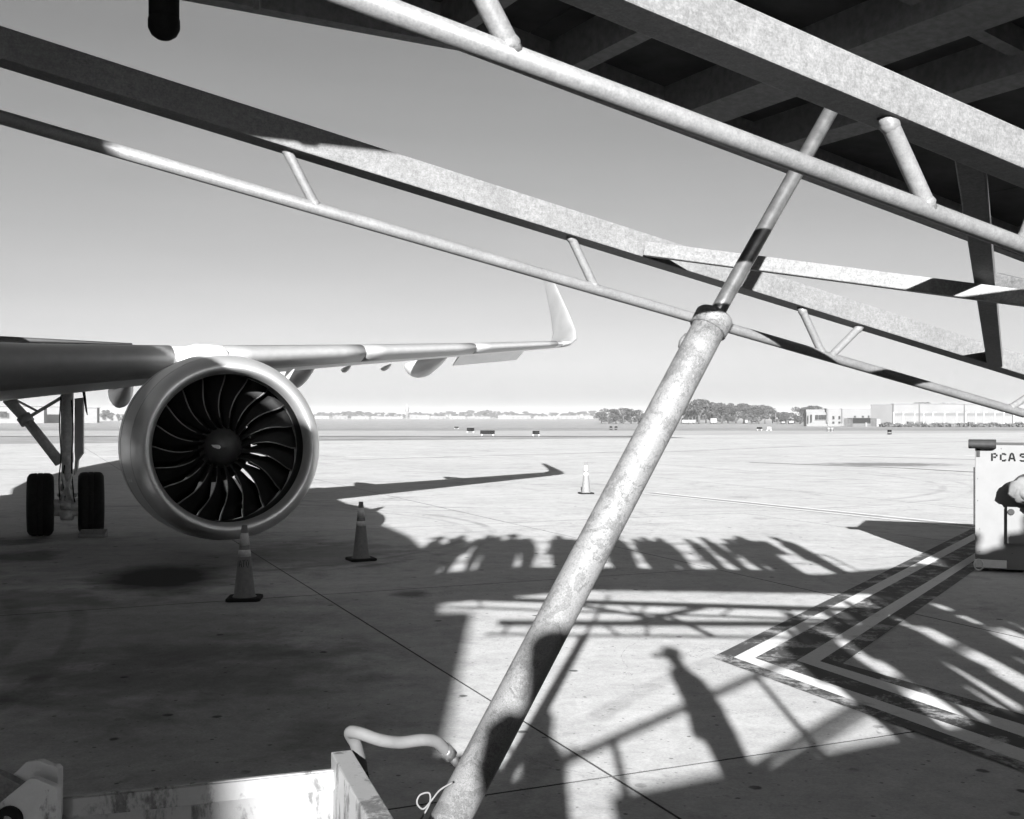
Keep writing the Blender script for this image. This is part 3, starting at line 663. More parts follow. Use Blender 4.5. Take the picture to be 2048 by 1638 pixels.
# gusset plates at the left
def plate(pts, d, m='rusty2', name='gusset_plate', th=.014):
    P = [px(x, y, d) for x, y in pts]; return MB().prism(P, (.004, th, 0)).build(name, M[m], ramp, bevel=.002)
plate([(20, 1555), (52, 1524), (78, 1521), (100, 1531), (110, 1531), (117, 1537), (117, 1760), (-40, 1760), (-40, 1620)], 2.14)
plate([(-40, 1640), (0, 1605), (52, 1562), (58, 1557), (70, 1557), (108, 1573), (113, 1578), (113, 1760), (-40, 1760)], 2.08)
plate([(-60, 1530), (0, 1548), (40, 1570), (20, 1600), (-60, 1640)], 2.11, 'galv', 'tie_arm', .02)
MB().lathe([(-.004, .012), (-.004, .026), (.012, .026), (.012, .012)], px(18, 1640, 2.075), (0, -1, 0), 24).build('pivot_bush', M['black'], ramp)

# ------------------------------------------------------------------ traffic cones
def make_cone(name, label):
    e = empty(name, (0, 0, 0), label, 'traffic cone', 'traffic cones around the engine')
    b = MB(); h = .89; rad = lambda z: .128 - (.128 - .033) * (z - .04) / (h - .04)
    b.lathe([(.035, .15), (.04, .142), (.055, rad(.055)), (.3, rad(.3)), (.6, rad(.6)), (h, .033), (h, .02), (h - .03, .018)], (0, 0, 0), (0, 0, 1), 32); b.build('cone_body', M['cone'], e)
    for z0, z1 in ((.52, .60), (.655, .80)):
        MB().lathe([(z0, rad(z0) + .001), (z0, rad(z0) + .003), (z1, rad(z1) + .003), (z1, rad(z1) + .001)], (0, 0, 0), (0, 0, 1), 32).build('reflective_band', M['refl'], e)
    b = MB(); rr = []
    for z, k in ((0, 1.0), (.03, 1.0), (.038, .96)):
        rr.append([Vector((x * k, y * k, z)) for x, y in ((-.16, -.20), (.16, -.20), (.20, -.16), (.20, .16), (.16, .20), (-.16, .20), (-.20, .16), (-.20, -.16))])
    b.rings(rr, sm=False).build('cone_base', M['black'], e)
    return e, rad
SEG = {'A': [((0,0),(.35,1)), ((.65,1),(1,0)), ((.2,.35),(.8,.35)), ((.35,1),(.65,1))], 'T': [((0,1),(1,1)), ((.5,1),(.5,0))], 'O': [((.1,.15),(.1,.85)), ((.9,.15),(.9,.85)), ((.2,1),(.8,1)), ((.2,0),(.8,0))],
       'P': [((.12,0),(.12,1)), ((.34,.94),(.8,.94)), ((.9,.86),(.9,.6)), ((.8,.5),(.34,.5))], 'C': [((.12,.14),(.12,.86)), ((.3,.94),(.88,.94)), ((.3,.06),(.88,.06)), ((.88,.94),(.88,.76)), ((.88,.06),(.88,.24))],
       '5': [((.12,.94),(.9,.94)), ((.12,.92),(.12,.62)), ((.28,.58),(.8,.58)), ((.9,.48),(.9,.14)), ((.8,.06),(.12,.06)), ((.12,.06),(.12,.2))], '2': [((.1,.94),(.8,.94)), ((.9,.86),(.9,.6)), ((.8,.5),(.2,.5)), ((.1,.4),(.1,.06)), ((.1,.06),(.9,.06))]}
cone_spots = [((489, 1199), 'scuffed traffic cone with faint letters standing in front of the engine inlet', .1), ((722, 1120), 'traffic cone in the shade between engine and lift cylinder', .45), ((1172, 987.5), 'small far traffic cone in full sun left of the lift cylinder', .2)]
c0, rad = make_cone('traffic_cone', cone_spots[0][1]); 
for i, ((x, y), lab, rz) in enumerate(cone_spots):
    c = c0 if i == 0 else dup(c0, (0, 0, 0), 0, 1, lab)
    c.location = gp(x, y); c.rotation_euler = (0, 0, rz)
b = MB(); lw = .006; zz = .40
for ch, off_ in (('A', -.055), ('T', -.015), ('O', .03)):
    for (x1, y1), (x2, y2) in SEG[ch]:
        P = []
        for t in (0, 1):
            x = off_ + .034 * (x1 + (x2 - x1) * t); z = zz + .075 * (y1 + (y2 - y1) * t); an = x / rad(z)
            P.append(Vector((math.sin(an), -math.cos(an), 0)) * (rad(z) + .0022) + Vector((0, 0, z)))
        b.bar(P[0], P[1], .006, .001, P[0] - Vector((0, 0, P[0].z)))
ob = b.build('stencil_letters', M['ink']); ob.parent = c0

# ------------------------------------------------------------------ preconditioned air cart
CY = 15.62; cx0 = (1950 - CX) / F * CY
cart = empty('air_conditioning_cart', (cx0, CY, 0), 'white preconditioned air cart with stencilled PCA 5 at the right edge', 'ground cart')
ztop = 1.79
FU, FV = Vector((.917, -.399, 0)), Vector((-.399, -.917, 0))
fr = lambda x, z, dy=0.0: Vector((cx0, CY, z)) + FU * x + FV * dy
body = MB().hexa([fr(0, .04), fr(2.9, .04), fr(2.9, .04, -1.8), fr(.02, .04, -1.8), fr(0, ztop), fr(2.9, ztop), fr(2.9, ztop, -1.8), fr(.02, ztop, -1.8)]).build('cart_body', M['cart'], cart, bevel=.012)
def panel(x1, x2, z1, z2, m, name, dy1=0.001, dy2=.012, par=cart, bev=.002):
    return MB().hexa([fr(x1, z1, dy2), fr(x2, z1, dy2), fr(x2, z1, dy1), fr(x1, z1, dy1), fr(x1, z2, dy2), fr(x2, z2, dy2), fr(x2, z2, dy1), fr(x1, z2, dy1)]).build(name, M[m], par, bev)
panel(0.005, .41, .06, .17, 'wpaint', 'kick_block', .002, .05)
panel(.415, 2.9, .42, .93, 'cart', 'storage_bin', .002, .10)
panel(-.01, .5, ztop - .0, ztop - .0 + .001, 'cart', 'trim') if False else None
b = MB(); b.rings([[fr(-.085 + k, ztop + .015 + math.sin(t) * .065, -.05 + math.cos(t) * .16 + .1) for t in [2 * math.pi * j / 16 for j in range(16)]] for k in (0, .04, .36)]); b.build('corner_bumper', M['cartdark'], cart, bevel=.008)
panel(.02, .065, ztop - .17, ztop - .05, 'cartdark', 'bumper_bracket')
MB().box(fr(-.012, 1.05, -.05), FU * .008, FV * .03, (0, 0, .42)).build('door_edge', M['ink'], cart)
MB().lathe([(0, .045), (.012, .045), (.013, .03)], fr(.465, .86, .1005), FV, 20, cap=True).build('lamp_disc', M['cartdark'], cart)
for (x, z) in ((.035, 1.31), (.035, 1.0), (.06, .6), (.06, .28), (.48, .27), (.34, ztop - .05)):
    MB().lathe([(0, .006), (.004, .005), (.005, .001)], fr(x, z, .0), FV, 8, cap=True).build('bolt', M['ink'], cart)
pts = [fr(.05 + .06 * math.cos(t), .1 + .075 * math.sin(t), .07) for t in [math.pi * 2 * j / 20 for j in range(21)]]
MB().tube(pts, .010, 8).build('tow_ring', M['white'], cart)
b = MB(); lh, lw2 = .108, .078; x = .212
for ch in 'PCA 52':
    if ch == ' ': x += .027; continue
    for (x1, y1), (x2, y2) in SEG[ch]: b.bar(fr(x + lw2 * x1, 1.565 + lh * y1, .002), fr(x + lw2 * x2, 1.565 + lh * y2, .002), .024, .003, FV)
    x += .113
b.build('stencil_letters', M['ink'], cart)
for x in (.6, 2.5): MB().lathe([(-.06, .05), (-.06, .17), (.06, .17), (.06, .05)], fr(x, .17, -.9), FU, 24, cap=True).build('cart_wheel', M['tyre'], cart)
# rolled canvas duct hanging on the cart
def blob(name, c, rx, ry, rz, m, seed, parent=None, n=26, k=12):
    rnd = random.Random(seed); b = MB(); rr = []; ph = [rnd.uniform(0, 6) for _ in range(6)]
    for i in range(k + 1):
        v = math.pi * i / k; ring = []
        for j in range(n):
            u = 2 * math.pi * j / n; f = 1 + .07 * math.sin(5 * u + ph[0] + 2 * v) + .06 * math.sin(9 * u + ph[1]) * math.sin(3 * v + ph[2]) + .05 * math.sin(7 * v + ph[3] + u)
            ring.append(Vector(c) + Vector((rx * math.sin(v) * math.cos(u) * f, ry * math.sin(v) * math.sin(u) * f, rz * math.cos(v) * f)))
        rr.append(ring)
    return b.rings(rr, cap=False).build(name, M[m], parent)
bag = empty('air_duct_bundle', fr(.9, 1.15, .2), 'rolled grey canvas air duct bundled on the white cart', 'air duct')
blob('duct_roll', fr(.78, 1.19, .22), .38, .18, .21, 'bag', 3, bag); blob('duct_fold', fr(.62, 1.15, .26), .19, .15, .15, 'bag', 5, bag); blob('duct_fold', fr(1.0, 1.05, .3), .3, .14, .2, 'bag', 8, bag)
MB().tube(bez([fr(.44, 1.22, .36), fr(.56, 1.37, .40), fr(.72, 1.41, .40), fr(.9, 1.38, .40)], 6), .012, 8).build('strap', M['cartdark'], bag)
MB().bar(fr(.80, .98, .3), fr(.72, .80, .28), .05, .02).build('strap', M['wpaint'], bag)

# ------------------------------------------------------------------ airfield signs and markers
def sign(x, y, wd, ht, label, m='sign'):
    p = gp(x, y); p.z = dip(p.y) - .03; s = p.y / F; W, Hh = wd * s, ht * s
    e = empty('taxiway_sign', p, label, 'airfield sign', 'airfield signs on the infield')
    MB().box((p.x, p.y, p.z + .16 + Hh / 2), (W / 2, 0, 0), (0, .12, 0), (0, 0, Hh / 2)).build('sign_box', M[m], e, .03)
    for k in (-.4, .4): MB().bar((p.x + W * k, p.y, p.z), (p.x + W * k, p.y, p.z + .17), .08, .08, (1, 0, 0)).build('leg', M['gear'], e)
    return e
sign(941, 864.5, 15, 7, 'leftmost of the three dark signs beyond the apron'); sign(975, 870.5, 29, 7.5, 'long dark sign, widest of the three beyond the apron'); sign(1072, 871, 14, 7, 'short dark sign, rightmost of the three beyond the apron')
sign(1519, 859, 10, 4, 'small dark sign on the grass in front of the tall trees')
sign(1538, 860.5, 10, 6, 'small white panel beside the dark sign near the trees', 'cart')
sign(913, 850, 9, 2.5, 'tiny dark sign far out beyond the three dark signs')
for x, y, lab in ((1657, 863, 'white drum marker on the field before the office building'), (1664, 863, 'second white drum marker, just right of the first'), (1779, 869, 'dark post marker on the field before the hangar'), (1222, 858, 'dark marker post left of the lift cylinder on the grass'), (1232, 858, 'thin dark marker post beside the other one, left of the cylinder')):
    p = gp(x, y); p.z = dip(p.y) - .03; e = empty('field_marker', p, lab, 'marker', 'markers on the airfield grass')
    white = x in (1657, 1664)
    MB().lathe([(0, .22), (.06, .24), (.55, .24), (.6, .2)], p, (0, 0, 1), 14, cap=True).build('marker_body', M['cart' if white else 'sign'], e)
    MB().lathe([(.2, .245), (.3, .245)], p, (0, 0, 1), 14).build('marker_band', M['sign' if white else 'cart'], e)

ORD = 'first second third fourth fifth sixth seventh eighth ninth tenth eleventh twelfth thirteenth fourteenth fifteenth sixteenth seventeenth eighteenth nineteenth twentieth'.split() + ['next'] * 20
# ------------------------------------------------------------------ far buildings
def bx(b, x1, x2, y1, y2, d, dep, mi=0):     # block whose front shows picture columns x1..x2 and rows y1 (top) .. y2 (base) at depth d
    p, q = px(x1, y2, d), px(x2, y1, d); b.hexa([(p.x, d, p.z), (q.x, d, p.z), (q.x, d + dep, p.z), (p.x, d + dep, p.z), (p.x, d, q.z), (q.x, d, q.z), (q.x, d + dep, q.z), (p.x, d + dep, q.z)], mi); return b
D1 = 440.0; yb = 854
base = lambda x, d=D1: (px(x, yb, d).x, d, dip(d) - .05)
hang = empty('hangar', base(1850), 'long white aircraft hangar low on the horizon at the far right', 'hangar')
fc, rc = px(1787.3, yb, D1 - 1), px(1741, yb, D1 + 6); zt_ = px(1787, 808.5, D1 - 1).z
MB().hexa([(rc.x, rc.y, fc.z), (fc.x, fc.y, fc.z), (fc.x + 1, fc.y + 20, fc.z), (rc.x + 6.6, rc.y + 20, fc.z), (rc.x, rc.y, zt_), (fc.x, fc.y, zt_), (fc.x + 1, fc.y + 20, zt_), (rc.x + 6.6, rc.y + 20, zt_)]).build('wall', M['hangar'], hang)
for x1, x2 in ((1787.5, 1839), (1839.8, 1929), (1929.8, 2026), (2026.8, 2150), (2150.8, 2300)): bx(MB(), x1, x2, 808.5, yb, D1 - 1, 16).build('wall_panel', M['hangar'], hang)
bx(MB(), 1787, 2300, 807.0, 808.4, D1 - 1.3, 2).build('roof', M['hangar'], hang)
for x1, x2 in ((1789, 1838), (1841, 1928), (1931, 2025)): bx(MB(), x1, x2, 826, 831, D1 - 1.2, .15).build('wall_band', M['hangar2'], hang)
for x in (1787.2, 1839.4, 1929.4, 2026.4): bx(MB(), x - .7, x + .7, 808.6, yb, D1 - 1.5, .45).build('downpipe', M['hangar2'], hang)
off_ = empty('office_building', base(1680), 'white two storey office building with dark windows left of the hangar', 'building')
for x1, x2, y1, dd in ((1612, 1655, 819, 0), (1655.2, 1683, 817.5, -2), (1683.2, 1741, 817, 1), (1613, 1655, 824, -1.5)): bx(MB(), x1, x2, y1, yb, D1 - 3 + dd, 3.5).build('wall', M['hangar'], off_)
for x1, x2 in ((1653, 1656.5), (1683, 1686)): bx(MB(), x1, x2, 817, 846, D1 - 5.5, 2).build('stair_tower', M['hangar2'], off_)
for x1, x2, y1, y2, dd in ((1631, 1636, 830, 839, 0), (1637.5, 1642, 830, 839, 0), (1643, 1648, 830, 839, 0), (1649, 1653.5, 830, 839, 0), (1665, 1669, 832, 838, 0), (1677, 1681, 832, 838, 0), (1665, 1669, 843, 847, 0), (1677, 1681, 843, 847, 0), (1708, 1712, 831.5, 835, 3), (1724, 1728, 831.5, 835, 3), (1736, 1739, 831, 835, 3), (1621, 1624, 829, 844, 0), (1615, 1617, 831, 846, 0)):
    w0 = bx(MB(), x1, x2, y1, y2, D1 - 5.2 + dd, .2).build('window', M['glass'], off_)
    bx(MB(), x1 - .5, x2 + .5, y2 + .05, y2 + .5, D1 - 5.4 + dd, .4).build('sill', M['hangar'], w0)
scr = empty('dark_enclosure', base(1720, D1 - 20), 'dark louvred equipment enclosure in front of the white office building', 'enclosure')
bx(MB(), 1704, 1741, 836, 847, D1 - 19, 6).build('container', M['sign'], scr)
for i in range(22):
    x = 1688 + i * 3.0
    if 1703 < x < 1740: bx(MB(), x, x + 2.4, 847.3, yb, D1 - 20, .3).build('slat', M['hangar2'], scr)
    else: bx(MB(), x, x + 2.4, 836.5, yb, D1 - 20, .3).build('slat', M['leafB'], scr)
bx(MB(), 1753, 1761, 838, yb, D1 - 20, .5).build('end_panel', M['cart'], scr)
bx(MB(), 1731, 1734, 845, yb, D1 - 21, .5).build('door', M['cart'], scr)
# fence line, parked ground equipment and low hedges before the hangar
rnd = random.Random(4)
for i, x in enumerate(range(1790, 2060, 20)):
    xx = x + rnd.uniform(-4, 4); p = px(xx, yb, D1 - 30); e = empty('yard_lamp', (p.x, D1 - 30, dip(410) - .05), 'slim pale lamp post standing before the long white hangar', 'lamp post', 'lamp posts before the hangar')
    MB().tube([(p.x, D1 - 30, dip(410) - .05), (p.x, D1 - 30, 3.6)], .09, 6).build('pole', M['gear'], e); MB().box((p.x + .5, D1 - 30, 3.62), (.55, 0, 0), (0, .12, 0), (0, 0, .06)).build('arm', M['gear'], e)
for i, (x, w0, h0, mm) in enumerate(((1835, 34, 10, 'hangar2'), (1850, 20, 6, 'cart'), (1890, 24, 7, 'hangar2'), (1915, 30, 6, 'hangar2'), (1955, 22, 8, 'hangar2'), (1985, 14, 5, 'cart'), (1770, 16, 5, 'hangar2'))):
    lab = ['grey', 'white', 'grey', 'grey', 'grey', 'white', 'grey'][i]
    e = empty('storage_container', px(x, yb, D1 - 26), lab + ' container parked along the fence before the hangar, ' + ('first', 'second', 'third', 'fourth', 'fifth', 'sixth', 'last')[[1,2,3,4,5,6,0][i]] .replace('last', 'last') + ' from the left', 'container', 'containers along the hangar fence')
    e.location.z = dip(414) - .05
    bx(MB(), x - w0 / 2, x + w0 / 2, yb - h0, yb + 1, D1 - 26, 2.4).build('container_body', M[mm], e, .05)
    bx(MB(), x - w0 / 2 - .6, x + w0 / 2 + .6, yb - h0 - .7, yb - h0, D1 - 26.2, 2.8).build('container_roof', M[mm], e)
def bumpy(name, x1, x2, d, h1, h2, m, label, cat, seed, kind=None, yb_=None):      # leafy mass of many small faces
    rnd = random.Random(seed); b = MB(); X1, X2 = (x1 - CX) / F * d, (x2 - CX) / F * d; n = int((x2 - x1) * 9)
    for i in range(n):
        x = rnd.uniform(X1, X2); k = .5 + .5 * math.sin(x * 2.1 / (d / 200) + seed) * math.sin(x * .77 / (d / 200) + seed * 2)
        z = dip(d) + rnd.random() ** .7 * (h1 + (h2 - h1) * k); y = d + rnd.uniform(-2, 2); s = rnd.uniform(.25, .6) * d / 400
        a = Vector((rnd.uniform(-1, 1), rnd.uniform(-1, 1), rnd.uniform(-1, 1))).normalized(); u = a.orthogonal().normalized() * s; v = a.cross(u).normalized() * s
        c = Vector((x, y, z)); b.face([c - u, c + v, c + u, c - v])
    o = b.build(name, M[m]); tag(o, label, cat)
    if kind: o['kind'] = kind
    return o
bumpy('hedge', 1765, 2060, 405, .5, 1.6, 'hedge', 'low scrubby hedge along the foot of the long hangar', 'hedge', 3, 'stuff')
# left background: pale sheds
def shed(x1, x2, y1, d, label, mats=('hangar', 'hangar2'), wins=0, seed=1):
    e = empty('shed', px((x1 + x2) / 2, 840, d), label, 'building'); e.location.z = dip(d) - .1
    z0 = HY + (H - dip(d) + .1) / d * F
    bx(MB(), x1, x2, y1, z0, d, 4).build('wall', M[mats[0]], e); bx(MB(), x1 - .6, x2 + .6, y1 - .9, y1 - .05, d - .6, 5).build('roof', M[mats[1]], e)
    for i in range(wins):
        x = x1 + (x2 - x1) * (i + .5) / wins; bx(MB(), x - .8, x + .8, y1 + 2.5, y1 + 5.0, d - .2, .15).build('window', M['glass'], e)
    return e
shed(-30, 88, 813, 620, 'long pale hangar seen behind the landing gear at far left', wins=0)
sh = shed(90, 126, 814, 640, 'pale flat shed just left of the landing gear leg'); shed(128, 194, 816, 650, 'white block shed between landing gear and engine')
e = empty('louvre_wall', px(8, 835, 618), 'dark gridded louvre panel on the far left pale hangar', 'louvre'); e.location.z = dip(618)
for i in range(7): bx(MB(), -4 + i * 2.6, -2.2 + i * 2.6, 823, 834, 617, .3).build('slat', M['sign'], e)
shed(199, 250, 829, 900, 'low white shed behind the engine cowling', wins=5)
rnd = random.Random(11); x = 630; i = 0
words = ['low pale warehouse', 'grey long shed', 'pale flat roofed depot', 'small grey store']
while x < 1215:
    w0 = rnd.uniform(14, 46); y1 = rnd.uniform(830.5, 834)
    sd_ = shed(x, x + w0, y1, 1500 + rnd.uniform(-80, 80), words[i % 4] + ' on the far horizon, ' + ORD[i] + ' building right of the engine', (('farA', 'farB'), ('farB', 'farA'))[i % 2], wins=int(w0 / 9)); sd_['group'] = 'low buildings along the horizon'; x += w0 * rnd.uniform(1.0, 1.5); i += 1
p = px(814, 838, 1600); tw = empty('water_tower', p, 'tiny white tower rising above the trees on the horizon', 'tower'); tw.location.z = dip(1600)
MB().lathe([(0, 2), (9, 1.6), (11, 3.2), (16, 3.4), (18, 1)], (p.x, 1600, dip(1600)), (0, 0, 1), 14, cap=True).build('tank', M['hangar'], tw)
MB().lathe([(17.9, .15), (22, .1)], (p.x, 1600, dip(1600)), (0, 0, 1), 6, cap=True).build('mast', M['gear'], tw)

# ------------------------------------------------------------------ trees
def make_tree(name, seed, ht, wd, dens, sz, mats=('leafA', 'leafB'), umbrella=False):
    rnd = random.Random(seed); e = empty(name, (0, 0, 0), 'tree', 'tree'); tr = MB(); cr = MB()
    tr.tube([(0, 0, -.3), (.05 * ht * .1, 0, ht * .3), (0, .02 * ht, ht * .62)], [ht * .03, ht * .022, ht * .010], 7)
    lobes = []
    for i in range(rnd.randint(11, 15)):
        an = rnd.uniform(0, 6.28); rr = wd * .5 * rnd.uniform(.15, .78); z = ht * (rnd.uniform(.62, .92) if umbrella else rnd.uniform(.16, .88)); lr = wd * rnd.uniform(.16, .27) * (1.15 - abs(z / ht - .55) * .7)
        c = Vector((math.cos(an) * rr, math.sin(an) * rr, z)); lobes.append((c, lr)); tr.tube([(0, 0, ht * rnd.uniform(.25, .5)), c * .6 + Vector((0, 0, ht * .15)), c], [ht * .012, ht * .008, ht * .004], 5)
    tr.build('trunk', M['bark'], e)
    for c, lr in lobes:
        for i in range(dens):
            v = Vector((rnd.gauss(0, 1), rnd.gauss(0, 1), rnd.gauss(0, 1))).normalized() * lr * rnd.random() ** .4; v.z *= .72
            p = c + v; a = (v.normalized() + Vector((rnd.uniform(-1, 1), rnd.uniform(-1, 1), rnd.uniform(-.4, 1)))).normalized(); s = sz * rnd.uniform(.5, 1.2)
            u = a.orthogonal().normalized(); w_ = a.cross(u); q = rnd.uniform(0, 3); u, w_ = (u * math.cos(q) + w_ * math.sin(q)) * s, (w_ * math.cos(q) - u * math.sin(q)) * s * .7
            cr.face([p - u, p + w_, p + u, p - w_], 0 if rnd.random() < .55 else 1)
    cr.build('crown', [M[m] for m in mats], e); return e
protos = [make_tree('eucalyptus_tree', 1, 10, 7.5, 260, .30), make_tree('eucalyptus_tree', 2, 10, 8.5, 260, .30), make_tree('eucalyptus_tree', 3, 10, 9, 240, .30, umbrella=True), make_tree('eucalyptus_tree', 5, 10, 6, 240, .28)]
used = set()
def tree_at(x, ytop, d, k, label, group, wf=1.0):
    zb = dip(d) - .05; p = px(x, 840, d); ht = px(x, ytop, d).z - zb; s = ht / 10
    if k not in used: t = protos[k]; used.add(k)
    else: t = dup(protos[k], (0, 0, 0))
    t.location = (p.x, d, zb); t.rotation_euler = (0, 0, random.uniform(0, 6)); t.scale = (s * wf, s * wf, s); t['label'] = label; t['group'] = group
    return t
rnd = random.Random(21)
right = [(1203, 822, 0), (1218, 815, 1), (1232, 817, 3), (1247, 814, 1), (1262, 822, 0), (1276, 818, 1), (1290, 822, 3), (1368, 812, 0), (1386, 803, 1), (1398, 799, 2), (1412, 802, 0), (1428, 801, 1), (1444, 806, 0), (1456, 804, 3), (1472, 808, 1), (1487, 807, 2), (1503, 810, 0), (1518, 808, 1), (1530, 811, 2), (1545, 816, 3), (1556, 821, 0), (1572, 823, 1), (1590, 827, 3), (1600, 812, 1), (1612, 811, 0), (1625, 811, 2), (1636, 813, 0), (1312, 815, 1), (1330, 812, 0), (1348, 812, 2)]
cnt = {}; right.sort()
lab_r = {True: 'tall grey leaved tree in the grove behind the lift cylinder', False: 'rounded tree in the low clump left of the lift cylinder'}
for x, y, k in right:
    big = x > 1300; lab = lab_r[big] if x < 1560 or x < 1200 else 'shady tree beside the white office building'
    g_ = 'trees of the grove behind the cylinder' if (big and x < 1560) else ('trees beside the office building' if x >= 1560 else 'trees of the low clump')
    cnt[g_] = cnt.get(g_, 0) + 1; tree_at(x, y + rnd.uniform(-1, 1), 590 + rnd.uniform(-25, 40), k, lab + ', ' + ORD[cnt[g_] - 1] + ' from the left', g_, rnd.uniform(1.25, 1.6))
for x, y, k in ((212, 818, 1), (222, 823, 0), (236, 826, 3), (245, 828, 1)): tree_at(x, y, 900, k, 'distant rounded tree seen between landing gear and engine', 'trees behind the landing gear', 1.1)
for x, y in ((1785, 804), (1848, 804.5), (1858, 802), (1880, 804), (1896, 803)): tree_at(x, y, 640, rnd.randint(0, 3), 'tree top showing above the roof of the long hangar', 'trees behind the hangar', 1.3)
x = 628
while x < 1215:
    tree_at(x, rnd.uniform(821, 828) - (3 if 920 < x < 1000 else 0), 1750 + rnd.uniform(-60, 60), rnd.randint(0, 3), 'hazy tree in the far treeline between engine and cylinder', 'far treeline', rnd.uniform(1.2, 2.2)); x += rnd.uniform(5, 12)
# street lamps before the grove
for x, y in ((1216, 831), (1247, 831), (1266, 834), (1385, 832), (1391, 833), (1400, 831), (1406, 831), (1444, 832), (1551, 826), (1377, 835), (1290, 833)):
    p = px(x, 845, 540); z1 = px(x, y, 540).z; e = empty('street_lamp', (p.x, 540, dip(540) - .05), 'thin pale street lamp standing in front of the far trees', 'street lamp', 'street lamps before the grove')
    MB().tube([(p.x, 540, dip(540) - .05), (p.x, 540, z1)], .09, 6).build('pole', M['hangar'], e); MB().tube([(p.x, 540, z1), (p.x + .6, 540, z1 + .25), (p.x + 1.3, 540, z1 + .2)], .06, 6).build('arm', M['hangar'], e)
for x1, x2, y1, d, lab in ((1364, 1392, 839.5, 560, 'long white trailer parked under the grove'), (1421, 1434, 836.5, 560, 'white box truck parked under the grove, right of the trailer'), (1490, 1496, 839.5, 560, 'small white hut under the right end of the grove'), (1563, 1570, 843, 545, 'white car parked left of the office building'), (1578, 1588, 842, 545, 'pale van parked beside the office building')):
    zb = HY + (H - dip(d)) / d * F; e = empty('parked_vehicle' if 'hut' not in lab else 'hut', px((x1 + x2) / 2, zb, d), lab, 'vehicle' if 'hut' not in lab else 'hut')
    bx(MB(), x1, x2, y1, zb - 2, d, 2.4).build('body', M['cart'], e, .12)
    for f in (.15, .5, .85): bx(MB(), x1 + (x2 - x1) * f - .8, x1 + (x2 - x1) * f + .8, zb - 2.4, zb, d + .1, 2.0).build('wheel', M['tyre'], e)

# ------------------------------------------------------------------ people on the ramp (outside the frame; their shadows fall across the apron)
def make_person(seed, pose):
    me = bpy.data.meshes.new('person'); 
    J = {'pel': (0,0,.95,.175,.14), 'wai': (0,0,1.1,.175,.14), 'che': (0,.01,1.32,.20,.15), 'nk0': (0,.01,1.46,.08,.07), 'nk': (0,0,1.52,.055,.055), 'hd': (0,-.02,1.63,.083,.098), 'top': (0,-.01,1.72,.06,.07)}
    e = [('pel','wai'),('wai','che'),('che','nk0'),('nk0','nk'),('nk','hd'),('hd','top')]
    for sx, sd_ in ((-1, 'l'), (1, 'r')):
        J['hip'+sd_] = (sx*.1,0,.88,.11,.11); J['kn'+sd_] = (sx*.11,-.02,.5,.08,.08); J['an'+sd_] = (sx*.11,.02,.09,.045,.045); J['to'+sd_] = (sx*.13,-.15,.035,.04,.03)
        J['sh'+sd_] = (sx*.2,.01,1.41,.08,.08)
        if pose == 1 and sx == 1: J['el'+sd_] = (sx*.28,-.06,1.18,.06,.06); J['wr'+sd_] = (sx*.16,-.26,1.28,.035,.035); J['ha'+sd_] = (sx*.11,-.31,1.36,.04,.025)
        else: J['el'+sd_] = (sx*.255,.03,1.14,.062,.062); J['wr'+sd_] = (sx*.25,-.06,.9,.045,.045); J['ha'+sd_] = (sx*.245,-.09,.80,.042,.028)
        e += [('pel','hip'+sd_),('hip'+sd_,'kn'+sd_),('kn'+sd_,'an'+sd_),('an'+sd_,'to'+sd_),('che','sh'+sd_),('sh'+sd_,'el'+sd_),('el'+sd_,'wr'+sd_),('wr'+sd_,'ha'+sd_)]
    ks = list(J); me.from_pydata([J[k][:3] for k in ks], [(ks.index(a), ks.index(b_)) for a, b_ in e], [])
    o = bpy.data.objects.new('person', me); C.objects.link(o)
    md = o.modifiers.new('skin', 'SKIN'); md.use_smooth_shade = True
    for k, v in zip(ks, me.skin_vertices[0].data): v.radius = J[k][3:]; v.use_root = (k == 'pel')
    ms = o.modifiers.new('sub', 'SUBSURF'); ms.levels = 1; ms.render_levels = 1
    dg = bpy.context.evaluated_depsgraph_get(); m2 = bpy.data.meshes.new_from_object(o.evaluated_get(dg)); bpy.data.objects.remove(o)
    m2.materials.clear(); m2.materials.append(M['cloth1']); m2.name = 'person_body'
    return m2
bodies = [make_person(1, 0), make_person(2, 1)]
hatm = MB().lathe([(1.655, .14), (1.665, .135), (1.672, .105), (1.73, .10), (1.765, .06), (1.77, .01)], (0, -.01, 0), (0, 0, 1), 20, cap=True); capm = MB().lathe([(1.67, .105), (1.73, .098), (1.765, .06), (1.77, .01)], (0, -.01, 0), (0, 0, 1), 20, cap=True).hexa([(-.08, -.22, 1.665), (.08, -.22, 1.665), (.09, -.06, 1.675), (-.09, -.06, 1.675), (-.08, -.22, 1.675), (.08, -.22, 1.675), (.09, -.06, 1.69), (-.09, -.06, 1.69)])
packm = MB().box((0, .2, 1.22), (.15, 0, 0), (0, .09, 0), (0, 0, .24)).tube([(-.11, .12, 1.42), (-.12, -.09, 1.4), (-.12, -.06, 1.1)], .022, 6).tube([(.11, .12, 1.42), (.12, -.09, 1.4), (.12, -.06, 1.1)], .022, 6)
meshes = {}
for nm, mb, mm in (('hat', hatm, 'cloth2'), ('cap', capm, 'cloth2'), ('backpack', packm, 'cloth2')):
    t = mb.build(nm, M[mm], None, .02 if nm == 'backpack' else 0); meshes[nm] = t.data; bpy.data.objects.remove(t)
def person(p, rz, hs=1.0, kind=0, acc=None, label=None, group=None, wf=.86):
    o = link('person', bodies[kind]); o.location = p; o.rotation_euler = (0, 0, rz); o.scale = (hs * wf, hs * wf, hs); tag(o, label, 'person', group)
    for a in (acc or ()):
        c = bpy.data.objects.new(a, meshes[a]); C.objects.link(c); c.parent = o
    return o
